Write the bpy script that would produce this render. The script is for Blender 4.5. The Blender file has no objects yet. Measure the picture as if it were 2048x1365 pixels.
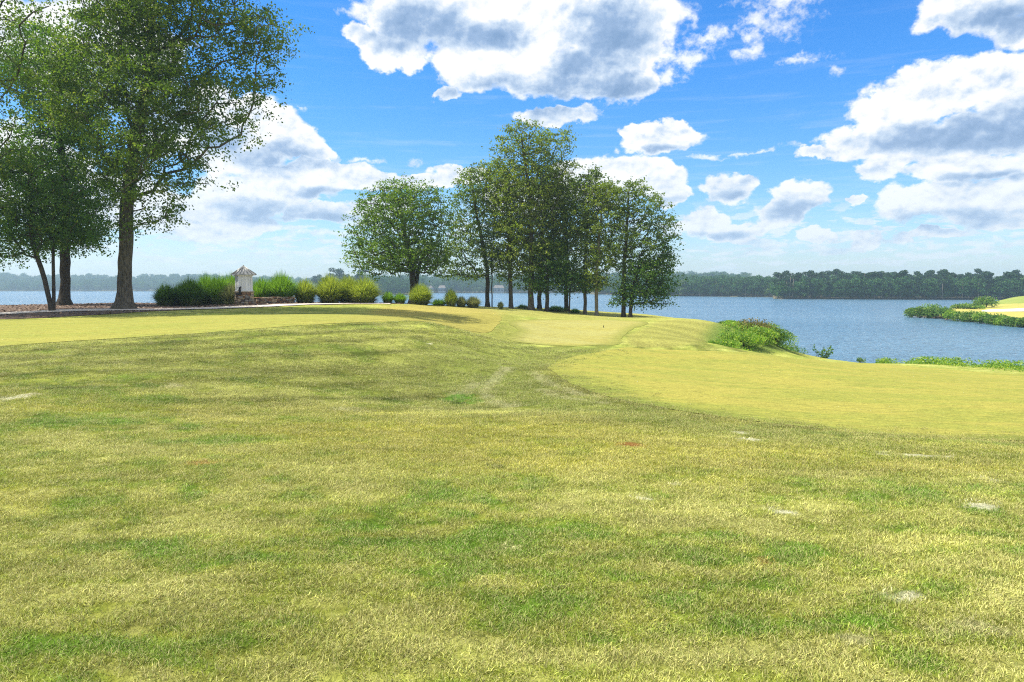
import bpy, math, random
import numpy as np
from mathutils import Vector
from mathutils.geometry import delaunay_2d_cdt

R = math.radians
rng = np.random.default_rng(7)
random.seed(7)
scene = bpy.context.scene
COL = scene.collection

# ------------------------------------------------------------------ camera
CAM_Z = 1.6
F = 1400.0                       # focal length in pixels of the 2048 wide photograph
PITCH = math.atan(107.5 / 1400)
cam_d = bpy.data.cameras.new('camera')
cam_d.sensor_width = 36
cam_d.lens = 36 * F / 2048
cam_d.clip_start = 0.05
cam_d.clip_end = 9000
cam = bpy.data.objects.new('camera', cam_d)
cam.location = (0, 0, CAM_Z)
cam.rotation_euler = (R(90) - PITCH, 0, 0)
COL.objects.link(cam)
scene.camera = cam

scene.view_settings.view_transform = 'Standard'
scene.view_settings.look = 'None'
scene.view_settings.exposure = 0.8
scene.view_settings.gamma = 1.0
scene.view_settings.use_curve_mapping = False
scene.render.engine = 'CYCLES'
cy = scene.cycles
cy.max_bounces = 6
cy.diffuse_bounces = 4
cy.glossy_bounces = 3
cy.transmission_bounces = 3
cy.volume_bounces = 0
cy.transparent_max_bounces = 4
cy.use_denoising = False
cy.use_adaptive_sampling = False
cy.pixel_filter_type = 'BLACKMAN_HARRIS'
cy.filter_width = 1.15
cy.sample_clamp_indirect = 5
cy.sample_clamp_direct = 2.5
cy.caustics_reflective = False
cy.caustics_refractive = False

SUN_EL = R(58)
SUN_AZ = R(-89)                  # measured from +Y (ahead) towards +X: the sun stands high to the left
SUN_V = Vector((math.sin(SUN_AZ) * math.cos(SUN_EL), math.cos(SUN_AZ) * math.cos(SUN_EL), math.sin(SUN_EL)))


# ------------------------------------------------------------------ node helper
class NT:
    def __init__(s, tree):
        s.t = tree
        s.t.nodes.clear()

    def n(s, kind, ins=None, out=0, **props):
        nd = s.t.nodes.new(kind)
        for k, v in props.items():
            setattr(nd, k, v)
        for k, v in (ins or {}).items():
            sock = nd.inputs[k]
            if isinstance(v, bpy.types.NodeSocket):
                s.t.links.new(v, sock)
            elif v is not None:
                sock.default_value = v
        return nd.outputs[out] if out is not None else nd

    def m(s, op, a, b=None, c=None, clamp=False):
        return s.n('ShaderNodeMath', {0: a, 1: b, 2: c}, operation=op, use_clamp=clamp)

    def v(s, op, a, b=None, c=None, out=0):
        ins = {0: a}
        if b is not None: ins[1] = b
        if c is not None: ins[2] = c
        return s.n('ShaderNodeVectorMath', ins, out, operation=op)

    def mix(s, f, a, b, blend='MIX'):
        return s.n('ShaderNodeMix', {0: f, 6: a, 7: b}, 2, data_type='RGBA', blend_type=blend)

    def noise(s, vec, scale, detail=4, rough=.5, dist=0, out=0):
        return s.n('ShaderNodeTexNoise', {'Vector': vec, 'Scale': scale, 'Detail': detail, 'Roughness': rough, 'Distortion': dist}, out)

    def ramp(s, f, a, b, c=0., d=1., smooth=True):
        return s.n('ShaderNodeMapRange', {0: f, 1: a, 2: b, 3: c, 4: d}, interpolation_type='SMOOTHSTEP' if smooth else 'LINEAR')

    def cramp(s, f, stops):
        nd = s.n('ShaderNodeValToRGB', {0: f}, None)
        cr = nd.color_ramp
        while len(cr.elements) < len(stops):
            cr.elements.new(.5)
        for e, (p, c) in zip(cr.elements, stops):
            e.position = p
            e.color = (*c, 1)
        return nd.outputs[0]


def c4(r, g, b): return (r, g, b, 1)


def px_dir(u, v):
    a, b = (u - 1024) / F, -(v - 682.5) / F
    cp, sp = math.cos(PITCH), math.sin(PITCH)
    return np.array([a, cp + b * sp, -sp + b * cp])


def px_sky(u, v):
    d = px_dir(u, v)
    return math.atan2(d[0], d[1]), math.asin(d[2] / np.linalg.norm(d))


# ------------------------------------------------------------------ world: Nishita sky with cumulus in sky directions
world = bpy.data.worlds.new('World')
scene.world = world
world.use_nodes = True
w = NT(world.node_tree)
gen = w.n('ShaderNodeTexCoord', None, 0)
D0 = w.v('NORMALIZE', gen)
sep = w.n('ShaderNodeSeparateXYZ', {0: D0}, None)
az = w.m('ARCTAN2', sep.outputs[0], sep.outputs[1])
el = w.m('ARCSINE', sep.outputs[2])
sky = w.n('ShaderNodeTexSky', None, 0, sky_type='NISHITA', sun_disc=False, sun_elevation=SUN_EL,
          sun_rotation=SUN_AZ, altitude=150, air_density=1.0, dust_density=0.6, ozone_density=2.5)
sky_c = w.n('ShaderNodeHueSaturation', {'Hue': .492, 'Saturation': 1.30, 'Value': 1.14, 'Color': sky})
grad = w.ramp(el, 0.0, .36)
tint = w.mix(grad, c4(.94, 1.0, 1.16), c4(.50, .95, 1.40))
sky_c = w.mix(1.0, sky_c, tint, 'MULTIPLY')
# direction used for the noise, squeezed so puffs get smaller and flatter near the horizon
zs = w.m('MULTIPLY', w.m('POWER', w.m('ADD', w.m('MAXIMUM', sep.outputs[2], 0.0), .03), .72), 1.25)
nd3 = w.n('ShaderNodeCombineXYZ', {0: sep.outputs[0], 1: sep.outputs[1], 2: zs})
w1 = w.v('SUBTRACT', w.noise(nd3, 11, 3, .55, out=1), (.5, .5, .5))
w2 = w.v('SUBTRACT', w.noise(nd3, 42, 4, .6, out=1), (.5, .5, .5))
P0 = w.n('ShaderNodeCombineXYZ', {0: az, 1: el, 2: 0.0})
P1 = w.v('MULTIPLY_ADD', w1, (.055, .034, 0), P0)
P2 = w.v('MULTIPLY_ADD', w2, (.032, .022, 0), P1)


def blobs(lst, P):
    acc = None
    for (u, v, ru, rv) in lst:
        a, e = px_sky(u, v)
        a2, _ = px_sky(u + ru, v)
        _, e2 = px_sky(u, v - rv)
        ra, re = abs(a2 - a), abs(e2 - e)
        q = w.v('MULTIPLY_ADD', P, (1 / ra, 1 / re, 0), (-a / ra, -e / re, 0))
        ln = w.v('LENGTH', q, out=1)
        acc = ln if acc is None else w.m('SMOOTH_MIN', acc, ln, .12)
    return acc


CLOUDS = [(860, 25, 140, 85), (1050, 40, 210, 100), (1260, 60, 120, 105), (960, 130, 95, 62), (1120, 150, 170, 52),
          (1250, 165, 88, 44), (730, 72, 40, 22), (790, 105, 84, 36), (1110, 226, 90, 18), (900, 190, 30, 20),
          (1960, 15, 130, 58), (2100, 50, 120, 55),
          (1995, 155, 115, 56), (1895, 180, 125, 56), (1800, 225, 100, 54), (2060, 230, 130, 90), (1735, 278, 92, 32),
          (1900, 278, 180, 36), (1640, 302, 40, 9), (1765, 330, 55, 24), (1930, 335, 150, 20),
          (1315, 276, 80, 24), (1255, 266, 30, 12), (1350, 262, 40, 18),
          (1175, 345, 60, 30), (1260, 336, 46, 22), (1325, 360, 52, 30), (1210, 375, 110, 36), (1350, 385, 36, 18),
          (1455, 378, 54, 28), (1490, 362, 34, 16), (1600, 392, 66, 26), (1560, 420, 56, 24), (1545, 432, 60, 18), (1715, 403, 20, 9),
          (1840, 405, 70, 36), (1940, 395, 90, 30), (2000, 435, 90, 26), (2080, 370, 60, 40),
          (1405, 445, 46, 16), (1470, 462, 50, 13), (1630, 474, 50, 11), (1740, 476, 34, 13), (1812, 484, 16, 7),
          (520, 258, 92, 46), (600, 284, 56, 30), (640, 300, 36, 18), (470, 290, 90, 56), (380, 240, 130, 80), (215, 120, 170, 130), (60, 60, 120, 70),
          (690, 356, 62, 24), (600, 372, 80, 30), (770, 366, 50, 16), (500, 395, 100, 36), (600, 422, 28, 16),
          (680, 430, 100, 18), (400, 440, 100, 36), (925, 345, 50, 16), (850, 368, 60, 14),
          (60, 330, 120, 70), (230, 400, 140, 46)]
FAINT = [(1345, 150, 46, 32), (1560, 25, 70, 30), (1500, 66, 44, 28), (1420, 80, 60, 30), (1540, 45, 96, 46), (1500, 100, 48, 32), (1600, 118, 86, 22), (1570, -10, 110, 40), (1660, 142, 24, 28),
         (612, 220, 14, 14), (840, 325, 20, 12), (1500, 300, 120, 8), (1420, 308, 60, 7), (720, 320, 60, 10), (1385, 120, 40, 40),
         (1560, 498, 190, 9), (1860, 500, 70, 11), (1990, 490, 60, 12), (1930, 526, 150, 7), (1500, 520, 120, 6),
         (450, 484, 150, 15), (640, 476, 140, 13), (560, 510, 200, 11), (150, 500, 220, 26), (1720, 518, 140, 6), (330, 530, 260, 9)]
SHADES = [(840, 55, 110, 44), (1225, 60, 90, 66), (1090, 185, 180, 34), (1230, 190, 120, 36), (1190, 130, 80, 40), (980, 70, 60, 30),
          (1990, 55, 140, 34), (1960, 272, 190, 38), (1835, 270, 110, 26), (2060, 235, 80, 36), (1330, 298, 80, 9),
          (1465, 396, 50, 12), (1590, 425, 76, 20), (1900, 440, 130, 22), (540, 312, 110, 24), (430, 280, 60, 30),
          (520, 418, 90, 22), (640, 440, 90, 12), (650, 395, 60, 12), (1250, 400, 100, 12), (1420, 468, 70, 8), (1990, 350, 120, 12), (250, 200, 160, 60)]
CLOUDS = [(u, v, ru * (1.16 if v > 240 else 1.0), rv * (1.04 if v <= 240 else (1.7 if 1380 < u < 1830 and v > 430 else 1.32))) for u, v, ru, rv in CLOUDS]
CLOUDS += [(620, 335, 70, 26), (560, 350, 90, 30), (480, 445, 90, 22), (760, 410, 60, 18), (1060, 395, 120, 40), (1870, 470, 80, 12), (1980, 330, 120, 22)]
m_sol = w.m('SUBTRACT', 1.0, blobs(CLOUDS, P2))
m_fai = w.m('SUBTRACT', .92, blobs(FAINT, P2))
m_sha = w.m('SUBTRACT', 1.0, blobs(SHADES, P1))
f1 = w.noise(nd3, 20, 9, .57)
f1s = w.noise(nd3, 15, 5, .5)
f1b = w.noise(w.v('ADD', nd3, (SUN_V.x * .018, SUN_V.y * .012, .030)), 15, 5, .5)
f2 = w.noise(nd3, 48, 5, .6)
f2b = w.noise(w.v('ADD', nd3, (SUN_V.x * .006, SUN_V.y * .004, .009)), 48, 5, .6)
fw = w.noise(nd3, 55, 7, .66)
# clouds of the same kind for the part of the sky that the photograph does not show
inside = w.m('MULTIPLY', w.ramp(w.m('ABSOLUTE', az), .64, .78, 1, 0), w.ramp(el, .40, .50, 1, 0))
big = w.noise(nd3, 4.2, 5, .55)
m_out = w.m('SUBTRACT', w.m('MULTIPLY', w.m('SUBTRACT', big, .47), 6.0), w.m('MULTIPLY', inside, 4.0))
m_sol = w.m('MAXIMUM', m_sol, m_out)
low_cut = w.ramp(el, .004, .05)
dens = w.m('ADD', w.m('MULTIPLY', m_sol, 1.15), w.m('MULTIPLY', w.m('SUBTRACT', f1, .46), 1.55))
a_sol = w.ramp(dens, 0.0, .27)
dens_f = w.m('ADD', m_fai, w.m('MULTIPLY', w.m('SUBTRACT', fw, .49), 3.0))
a_fai = w.m('MULTIPLY', w.ramp(dens_f, 0.0, 1.1), .85)
alpha = w.m('MULTIPLY', w.m('MAXIMUM', a_sol, a_fai), low_cut)
st = w.noise(w.v('MULTIPLY', nd3, (2.5, 2.5, 26.0)), 3.0, 5, .6)
veil = w.m('MULTIPLY', w.ramp(st, .48, .74), w.ramp(el, .02, .34, .22, .05))
lowc = w.noise(w.v('MULTIPLY', nd3, (1.0, 1.0, 2.4)), 26, 6, .6)
band = w.m('MULTIPLY', w.ramp(el, .010, .035), w.ramp(el, .075, .13, 1, 0))
alpha = w.m('MAXIMUM', alpha, w.m('MULTIPLY', w.m('MULTIPLY', w.ramp(lowc, .49, .60), band), .78))
alpha = w.m('MAXIMUM', alpha, veil)
light = w.m('ADD', w.m('MULTIPLY', w.m('SUBTRACT', f1s, f1b), 1.1), .93)
light = w.m('ADD', light, w.m('MULTIPLY', w.m('SUBTRACT', f2, f2b), .85))
light = w.m('SUBTRACT', light, w.m('MULTIPLY', w.ramp(dens, .35, 1.3), .10))
sh = w.m('ADD', m_sha, w.m('MULTIPLY', w.m('SUBTRACT', f1s, .5), 1.0))
body = w.ramp(w.m('ADD', m_sol, w.m('MULTIPLY', w.m('SUBTRACT', f1, .5), .6)), -.05, .40, .10, 1.0)
light = w.m('SUBTRACT', light, w.m('MULTIPLY', w.m('MULTIPLY', w.ramp(sh, -.70, .75), body), .66), clamp=True)
cl_c = w.cramp(light, [(0, (1.7, 2.75, 4.5)), (.30, (2.5, 3.6, 5.4)), (.60, (4.7, 5.6, 6.8)), (.80, (6.9, 7.1, 7.4)), (1, (8.3, 8.3, 8.2))])
dist_mix = w.ramp(el, .03, .24, .42, 0.0)
cl_c = w.mix(dist_mix, cl_c, c4(4.3, 5.4, 6.7))
final = w.mix(alpha, sky_c, cl_c)
bg = w.n('ShaderNodeBackground', {'Color': final, 'Strength': .081})
w.n('ShaderNodeOutputWorld', {'Surface': bg}, None)
world.cycles.sampling_method = 'MANUAL'
world.cycles.sample_map_resolution = 512

sun_d = bpy.data.lights.new('sun', 'SUN')
sun_d.energy = 4.6
sun_d.angle = R(.5)
sun_d.color = (1.0, .955, .87)
sun = bpy.data.objects.new('sun', sun_d)
sun.rotation_euler = (-SUN_V).to_track_quat('-Z', 'Y').to_euler()
COL.objects.link(sun)


# ------------------------------------------------------------------ object helpers
def tag(o, label=None, cat=None, group=None, kind=None):
    if label: o['label'] = label
    if cat: o['category'] = cat
    if group: o['group'] = group
    if kind: o['kind'] = kind
    return o


def empty(name, loc, label, cat, group=None, rz=0):
    o = bpy.data.objects.new(name, None)
    o.location = loc
    o.rotation_euler = (0, 0, rz)
    COL.objects.link(o)
    return tag(o, label, cat, group)


def link(name, me, mat, parent=None, loc=(0, 0, 0)):
    o = bpy.data.objects.new(name, me)
    COL.objects.link(o)
    if mat is not None and len(me.materials) == 0:
        for m_ in (mat if isinstance(mat, (list, tuple)) else [mat]):
            me.materials.append(m_)
    if parent is not None:
        o.parent = parent
    o.location = loc
    return o


def mesh_np(name, verts, faces, smooth=False, attrs=None, mat_idx=None):
    """verts (n,3), faces (m,k) with k fixed"""
    verts = np.asarray(verts, np.float32)
    faces = np.asarray(faces, np.int32)
    me = bpy.data.meshes.new(name)
    me.vertices.add(len(verts))
    me.vertices.foreach_set('co', verts.ravel())
    k = faces.shape[1]
    me.loops.add(faces.size)
    me.loops.foreach_set('vertex_index', faces.ravel())
    me.polygons.add(len(faces))
    me.polygons.foreach_set('loop_start', np.arange(0, faces.size, k, dtype=np.int32))
    me.polygons.foreach_set('loop_total', np.full(len(faces), k, np.int32))
    if mat_idx is not None:
        me.polygons.foreach_set('material_index', np.asarray(mat_idx, np.int32))
    me.update(calc_edges=True)
    me.polygons.foreach_set('use_smooth', np.full(len(faces), smooth))
    for nm, (dom, arr) in (attrs or {}).items():
        arr = np.asarray(arr, np.float32)
        if arr.ndim == 1:
            at = me.attributes.new(nm, 'FLOAT', dom)
            at.data.foreach_set('value', arr)
        elif arr.shape[1] == 3:
            at = me.attributes.new(nm, 'FLOAT_VECTOR', dom)
            at.data.foreach_set('vector', arr.ravel())
    return me


class MB:
    """collects boxes, tubes and prisms into one mesh (mixed polygons)"""
    def __init__(s): s.v, s.f = [], []

    def add(s, v, f):
        o = len(s.v)
        s.v += [tuple(p) for p in v]
        s.f += [tuple(i + o for i in q) for q in f]

    def box(s, c, d, rz=0, jit=0):
        hx, hy, hz = d[0] / 2, d[1] / 2, d[2] / 2
        pts = []
        for sz in (-1, 1):
            for sx, sy in ((-1, -1), (1, -1), (1, 1), (-1, 1)):
                x, y, z = sx * hx, sy * hy, sz * hz
                if jit:
                    x += random.uniform(-jit, jit); y += random.uniform(-jit, jit); z += random.uniform(-jit, jit)
                pts.append((c[0] + x * math.cos(rz) - y * math.sin(rz), c[1] + x * math.sin(rz) + y * math.cos(rz), c[2] + z))
        s.add(pts, [(3, 2, 1, 0), (4, 5, 6, 7), (0, 1, 5, 4), (1, 2, 6, 5), (2, 3, 7, 6), (3, 0, 4, 7)])

    def tube(s, pts, rads, sides=8, cap=True):
        v, f = tube_np(np.array(pts, float), np.array(rads, float), sides)
        s.add(v, [tuple(int(i) for i in q) for q in f])
        if cap:
            n = len(pts)
            o = len(s.v) - n * sides
            s.f.append(tuple(o + i for i in reversed(range(sides))))
            s.f.append(tuple(o + (n - 1) * sides + i for i in range(sides)))

    def build(s, name, mat, parent=None, smooth=False, bevel=0):
        me = bpy.data.meshes.new(name)
        me.from_pydata(s.v, [], s.f)
        me.polygons.foreach_set('use_smooth', np.full(len(s.f), smooth))
        o = link(name, me, mat, parent)
        if bevel:
            b = o.modifiers.new('bevel', 'BEVEL'); b.width = bevel; b.segments = 2; b.limit_method = 'ANGLE'
        return o


def tube_np(pts, rads, sides, phase=0.0, wob=None):
    n = len(pts)
    t = np.gradient(pts, axis=0)
    t /= np.linalg.norm(t, axis=1)[:, None] + 1e-9
    ref = np.array([0., 1., 0.]) if abs(t[0][1]) < .8 else np.array([1., 0., 0.])
    a = np.cross(t, ref); a /= np.linalg.norm(a, axis=1)[:, None] + 1e-9
    b = np.cross(t, a)
    ang = np.linspace(0, 2 * np.pi, sides, endpoint=False) + phase
    rr = rads[:, None] * np.ones(sides)[None]
    if wob is not None: rr = rr * wob
    v = pts[:, None] + a[:, None] * (np.cos(ang) * rr)[..., None] + b[:, None] * (np.sin(ang) * rr)[..., None]
    i = np.arange(n - 1)[:, None] * sides
    j = np.arange(sides)[None]
    j2 = (j + 1) % sides
    f = np.stack([i + j, i + j2, i + sides + j2, i + sides + j], -1).reshape(-1, 4)
    return v.reshape(-1, 3), f


# ------------------------------------------------------------------ value noise in numpy
_perm = np.random.default_rng(3).random((256, 256))


def vnoise(x, y, seed=0):
    x = np.asarray(x, float) + seed * 17.31; y = np.asarray(y, float) + seed * 9.17
    xi, yi = np.floor(x).astype(int), np.floor(y).astype(int)
    fx, fy = x - xi, y - yi
    fx = fx * fx * (3 - 2 * fx); fy = fy * fy * (3 - 2 * fy)
    g = lambda a, b: _perm[a & 255, b & 255]
    return (g(xi, yi) * (1 - fx) + g(xi + 1, yi) * fx) * (1 - fy) + (g(xi, yi + 1) * (1 - fx) + g(xi + 1, yi + 1) * fx) * fy


def fbm(x, y, octs=4, seed=0):
    s, a, t = 0, .5, 0
    for o in range(octs):
        s = s + a * vnoise(x * 2 ** o, y * 2 ** o, seed + o * 3); t += a; a *= .5
    return s / t


def sstep(a, b, x):
    t = np.clip((x - a) / (b - a), 0, 1)
    return t * t * (3 - 2 * t)


# ------------------------------------------------------------------ terrain height
WATER = CAM_Z - 6.0


def P(u, v, D):
    d = px_dir(u, v)
    k = D / d[1]
    return np.array([d[0] * k, D, CAM_Z + d[2] * k])


CTRL = [(0, 1365, 2.73), (1024, 1365, 2.73), (2048, 1365, 2.73), (0, 1100, 4.2), (1024, 1100, 4.2), (2048, 1100, 4.25),
        (0, 1000, 5.25), (1024, 1000, 5.35), (2048, 1000, 5.5), (0, 900, 7.2), (600, 900, 7.5), (1100, 900, 7.9), (1600, 900, 8.6), (2048, 905, 9.2),
        (0, 820, 10), (500, 820, 11.5), (900, 812, 14.5), (1150, 830, 12.5), (1400, 850, 11.8), (1800, 870, 12), (2048, 885, 11.5), (2500, 890, 12),
        (0, 760, 13.5), (300, 750, 14.6), (600, 760, 15.5), (900, 750, 19.5), (1000, 720, 25), (0, 693, 20), (300, 674, 21.5), (600, 655, 25),
        (760, 645, 28.5), (830, 641, 30), (700, 690, 21.5), (850, 680, 25), (-400, 724, 17), (-400, 655, 31),
        (0, 641, 33), (300, 632, 36), (500, 628, 38), (700, 626, 40), (850, 628, 41),
        (250, 619, 41), (105, 622, 39.5), (128, 612, 46), (0, 632, 37), (-300, 640, 37), (400, 613, 46), (490, 610, 46.5), (600, 608, 50), (760, 607, 53),
        (860, 611, 55), (960, 615, 62), (900, 622, 50), (950, 650, 38), (1000, 660, 36), (1000, 632, 48),
        (1027, 617, 64), (1062, 619, 64), (1133, 622, 64), (1170, 628, 62), (1193, 630, 62), (1246, 635, 61), (1262, 636, 61), (1350, 636, 57),
        (1150, 638, 53), (1300, 640, 52), (1100, 692, 32), (1240, 693, 32.5), (1010, 680, 33), (1180, 665, 41), (1400, 641, 51), (1480, 662, 49),
        (1440, 690, 38), (1350, 690, 35), (1350, 665, 42),
        (1290, 698, 34), (1440, 701, 42), (1600, 713, 49), (1800, 728, 45), (2048, 748, 39), (2300, 765, 36),
        (1095, 732, 22.5), (1150, 768, 18.5), (1300, 815, 14.2), (1500, 760, 23), (1700, 780, 21.5), (2048, 810, 18), (1400, 735, 27), (1800, 745, 33), (2300, 830, 17)]
cp = np.array([P(*c) for c in CTRL])
extra = np.array([(-6, -10, .15), (6, -10, .1), (0, -3, 0), (-14, 0, .1), (14, 0, -.2), (-30, 5, .2), (40, 5, -1.6), (-60, 20, .3), (60, 20, -3.0),
                  (-60, 45, .5), (-30, 56, .4), (-15, 62, .2), (0, 72, -.3), (15, 68, -1.2), (60, 40, -3.6), (0, .8, 0)])
cp = np.vstack([cp, extra])


def tps_fit(pts, lam=.02):
    n = len(pts)
    d = np.linalg.norm(pts[:, None, :2] - pts[None, :, :2], axis=2)
    K = np.where(d > 0, d * d * np.log(d + 1e-9), 0) + np.eye(n) * lam * 4
    Q = np.hstack([np.ones((n, 1)), pts[:, :2]])
    A = np.block([[K, Q], [Q.T, np.zeros((3, 3))]])
    return np.linalg.solve(A, np.concatenate([pts[:, 2], np.zeros(3)]))


TW = tps_fit(cp)


def tps(x, y):
    x = np.asarray(x, float); y = np.asarray(y, float)
    sh = x.shape
    x, y = x.ravel(), y.ravel()
    out = TW[-3] + TW[-2] * x + TW[-1] * y
    for i in range(0, len(x), 20000):
        d2 = (x[i:i + 20000, None] - cp[None, :, 0]) ** 2 + (y[i:i + 20000, None] - cp[None, :, 1]) ** 2
        out[i:i + 20000] += (.5 * d2 * np.log(d2 + 1e-12)) @ TW[:-3]
    return out.reshape(sh)


SHORE = np.array([(-170, 61), (-60, 60), (-38, 57), (-26, 58.5), (-14, 66), (-8, 72), (4, 77), (14, 77), (19, 74), (23.5, 68), (25, 64), (22.8, 59.5),
                  (23.5, 56.5), (28.5, 53.5), (35, 50), (48, 45), (90, 34), (170, 20), (170, -40), (-170, -40)], float)


def poly_sdf(x, y, poly):
    """positive inside"""
    x = np.asarray(x, float); y = np.asarray(y, float)
    d = np.full(x.shape, 1e9); inside = np.zeros(x.shape, bool)
    n = len(poly)
    for i in range(n):
        a, b = poly[i], poly[(i + 1) % n]
        ex, ey = b[0] - a[0], b[1] - a[1]
        t = np.clip(((x - a[0]) * ex + (y - a[1]) * ey) / (ex * ex + ey * ey + 1e-12), 0, 1)
        d = np.minimum(d, np.hypot(x - a[0] - t * ex, y - a[1] - t * ey))
        c = (a[1] > y) != (b[1] > y)
        with np.errstate(divide='ignore', invalid='ignore'):
            xx = a[0] + (y - a[1]) * ex / (ey if abs(ey) > 1e-12 else 1e-12)
        inside ^= c & (x < xx)
    return np.where(inside, d, -d)


MOWN = []                        # outlines of the closely mown surfaces, which carry no lumps


def ground_z(x, y, rough=True):
    x = np.asarray(x, float); y = np.asarray(y, float)
    z = tps(x, y)
    z = np.clip(z, -3.9, 1.2)
    sd = poly_sdf(x, y, SHORE) + (fbm(x / 4, y / 4, 3, 5) - .5) * 2.2
    t = np.clip(sd / 8.5, 0, 1)
    k = 1 - (1 - t) ** 2.2
    z = -5.3 + (z + 5.3) * k
    if rough:
        amp = sstep(70, 8, y) * .7 + .3
        lump = 1.0
        for pg in MOWN:
            lump = lump * sstep(.15, -.9, poly_sdf(x, y, pg))
        z = z + lump * ((fbm(x / 1.1, y / .8, 3, 11) - .5) * .05 * amp + (fbm(x / 2.6, y / 1.5, 3, 12) - .5) * .15 * sstep(8, 14, y) * sstep(32, 24, y)) + (fbm(x / 5, y / 5, 2, 21) - .5) * .10
    return z


def hit(u, v, tmax=140):
    d = px_dir(u, v)
    d = d / d[1]
    t = np.concatenate([np.linspace(1.5, 20, 300), np.linspace(20.05, tmax, 1100)])
    z = CAM_Z + d[2] * t
    g = ground_z(d[0] * t, t)
    below = np.where(z < np.maximum(g, WATER))[0]
    if len(below) == 0:
        return None
    i = below[0]
    return np.array([d[0] * t[i], t[i], g[i]])


def hits(pts, **k):
    out = []
    for p in pts:
        h = hit(*p)
        if h is not None: out.append(h[:2])
    return np.array(out)


def dense(poly, step=.35, smooth=2, closed=True):
    p = np.asarray(poly, float)
    for _ in range(smooth):          # Chaikin corner cutting
        q = np.roll(p, -1, axis=0) if closed else p[1:]
        pp = p if closed else p[:-1]
        new = np.stack([pp * .75 + q * .25, pp * .25 + q * .75], 1).reshape(-1, 2)
        p = new if closed else np.vstack([p[:1], new, p[-1:]])
    return p


GREEN_L = dense([P_[:2] for P_ in [P(-400, 724, 17), P(-150, 703, 18.6)]] + list(hits([(0, 693), (200, 681), (400, 668), (600, 655), (740, 646), (830, 643), (880, 650), (930, 661), (985, 667), (990, 655), (1004, 640), (1000, 630), (950, 626), (870, 632)])) +
                list(hits([(800, 633), (740, 629), (500, 630), (300, 633.5), (150, 638), (5, 643)])) + [np.array(q) for q in [(-32, 30), (-38, 29)]])
GREEN_M = dense(hits([(1012, 648), (1030, 641), (1100, 639), (1200, 640), (1290, 643), (1300, 648), (1262, 660), (1243, 675), (1243, 690),
                      (1180, 694), (1080, 690), (1012, 681), (1018, 674), (1036, 664), (1030, 655)]))
_l1 = hits([(1290, 699), (1200, 704), (1120, 717), (1094, 735), (1112, 752), (1160, 773), (1230, 796), (1320, 816), (1450, 838), (1600, 855), (1750, 870), (1900, 879), (2047, 886)])
_l2 = [(19, 12.5), (26, 13.5), (38, 18), (44, 30)]
_l3 = hits([(2047, 752), (1900, 740), (1800, 732), (1700, 724), (1600, 717), (1500, 708), (1400, 703)])
APRON = dense(list(_l1) + _l2 + list(_l3))


def soft_poly(x, y, pts, soft):
    return sstep(-soft, soft, poly_sdf(x, y, pts))


YELLOW = dense(hits([(700, 632), (760, 612), (900, 613), (1000, 621), (1010, 634), (975, 646), (960, 668), (900, 655), (860, 643), (800, 640)]))
HILL_R = dense(hits([(1310, 641), (1400, 642), (1470, 660), (1430, 680), (1385, 697), (1290, 696), (1250, 690), (1250, 672), (1290, 655)]))
COLLAR = dense(hits([(990, 628), (1030, 632), (1040, 641), (1018, 648), (1036, 657), (1040, 665), (1014, 678), (1040, 696), (960, 682), (960, 668), (990, 668), (1002, 650)]))
OLIVE = dense(hits([(840, 688), (1000, 684), (1100, 697), (1280, 697), (1130, 708), (1085, 735), (1108, 762), (1220, 800), (1400, 842), (1700, 882), (2040, 902),
                    (2040, 930), (1500, 884), (1200, 832), (1050, 806), (900, 790), (820, 750)]))
# bare, sandy or scorched spots of the near lawn, and hollows painted dark: px, px half width, px half height, kind
SPOTS = [(1790, 1196, 50, 9, 's'), (1960, 1015, 36, 6, 's'), (1828, 912, 54, 4, 's'), (1478, 866, 20, 3, 's'), (1360, 970, 18, 4, 's'), (1290, 998, 16, 4, 's'),
         (1255, 890, 30, 5, 'r'), (40, 795, 22, 9, 's'), (1500, 880, 22, 3, 's'), (1570, 1028, 20, 5, 's'),
         (400, 930, 28, 6, 'o'), (1524, 1128, 14, 8, 'o'), (925, 800, 34, 9, 'g'), (350, 772, 24, 4, 'y'), (700, 822, 36, 4, 'y'),
         (1940, 1262, 90, 14, 'y'), (1700, 1290, 50, 10, 'y'), (1980, 962, 22, 3, 's'), (915, 806, 16, 3, 'd'), (990, 936, 18, 4, 'd'), (860, 688, 4, 2, 's'), (1020, 1100, 6, 3, 'y')]
SPW = []
for (u, v, a, b, k) in SPOTS:
    c, e, n = hit(u, v), hit(u + a, v), hit(u, v + b)
    if c is None or e is None or n is None: continue
    SPW.append((c[0], c[1], max(.05, e[0] - c[0]), max(.05, c[1] - n[1]), k))


def spot_mask(x, y, kinds):
    m_ = np.zeros(np.shape(x))
    for (cx, cy_, rx, ry, k) in SPW:
        if k in kinds:
            q = ((x - cx) / rx) ** 2 + ((y - cy_) / ry) ** 2
            near = q < 9
            if not np.any(near): continue
            m_ = np.where(near, np.maximum(m_, sstep(1.5, .35, q + (fbm(x * 9, y * 13, 3, 4) - .5) * 4.2)), m_)
    return m_


TRACKS = [dense(hits(q), closed=False, smooth=2) for q in ([(1015, 735), (985, 762), (968, 785), (975, 803), (1030, 813)], [(1068, 745), (1100, 768), (1150, 785), (1195, 796)], [(1090, 780), (1150, 798), (1200, 806)], [(948, 768), (930, 784), (918, 800)])]


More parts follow.
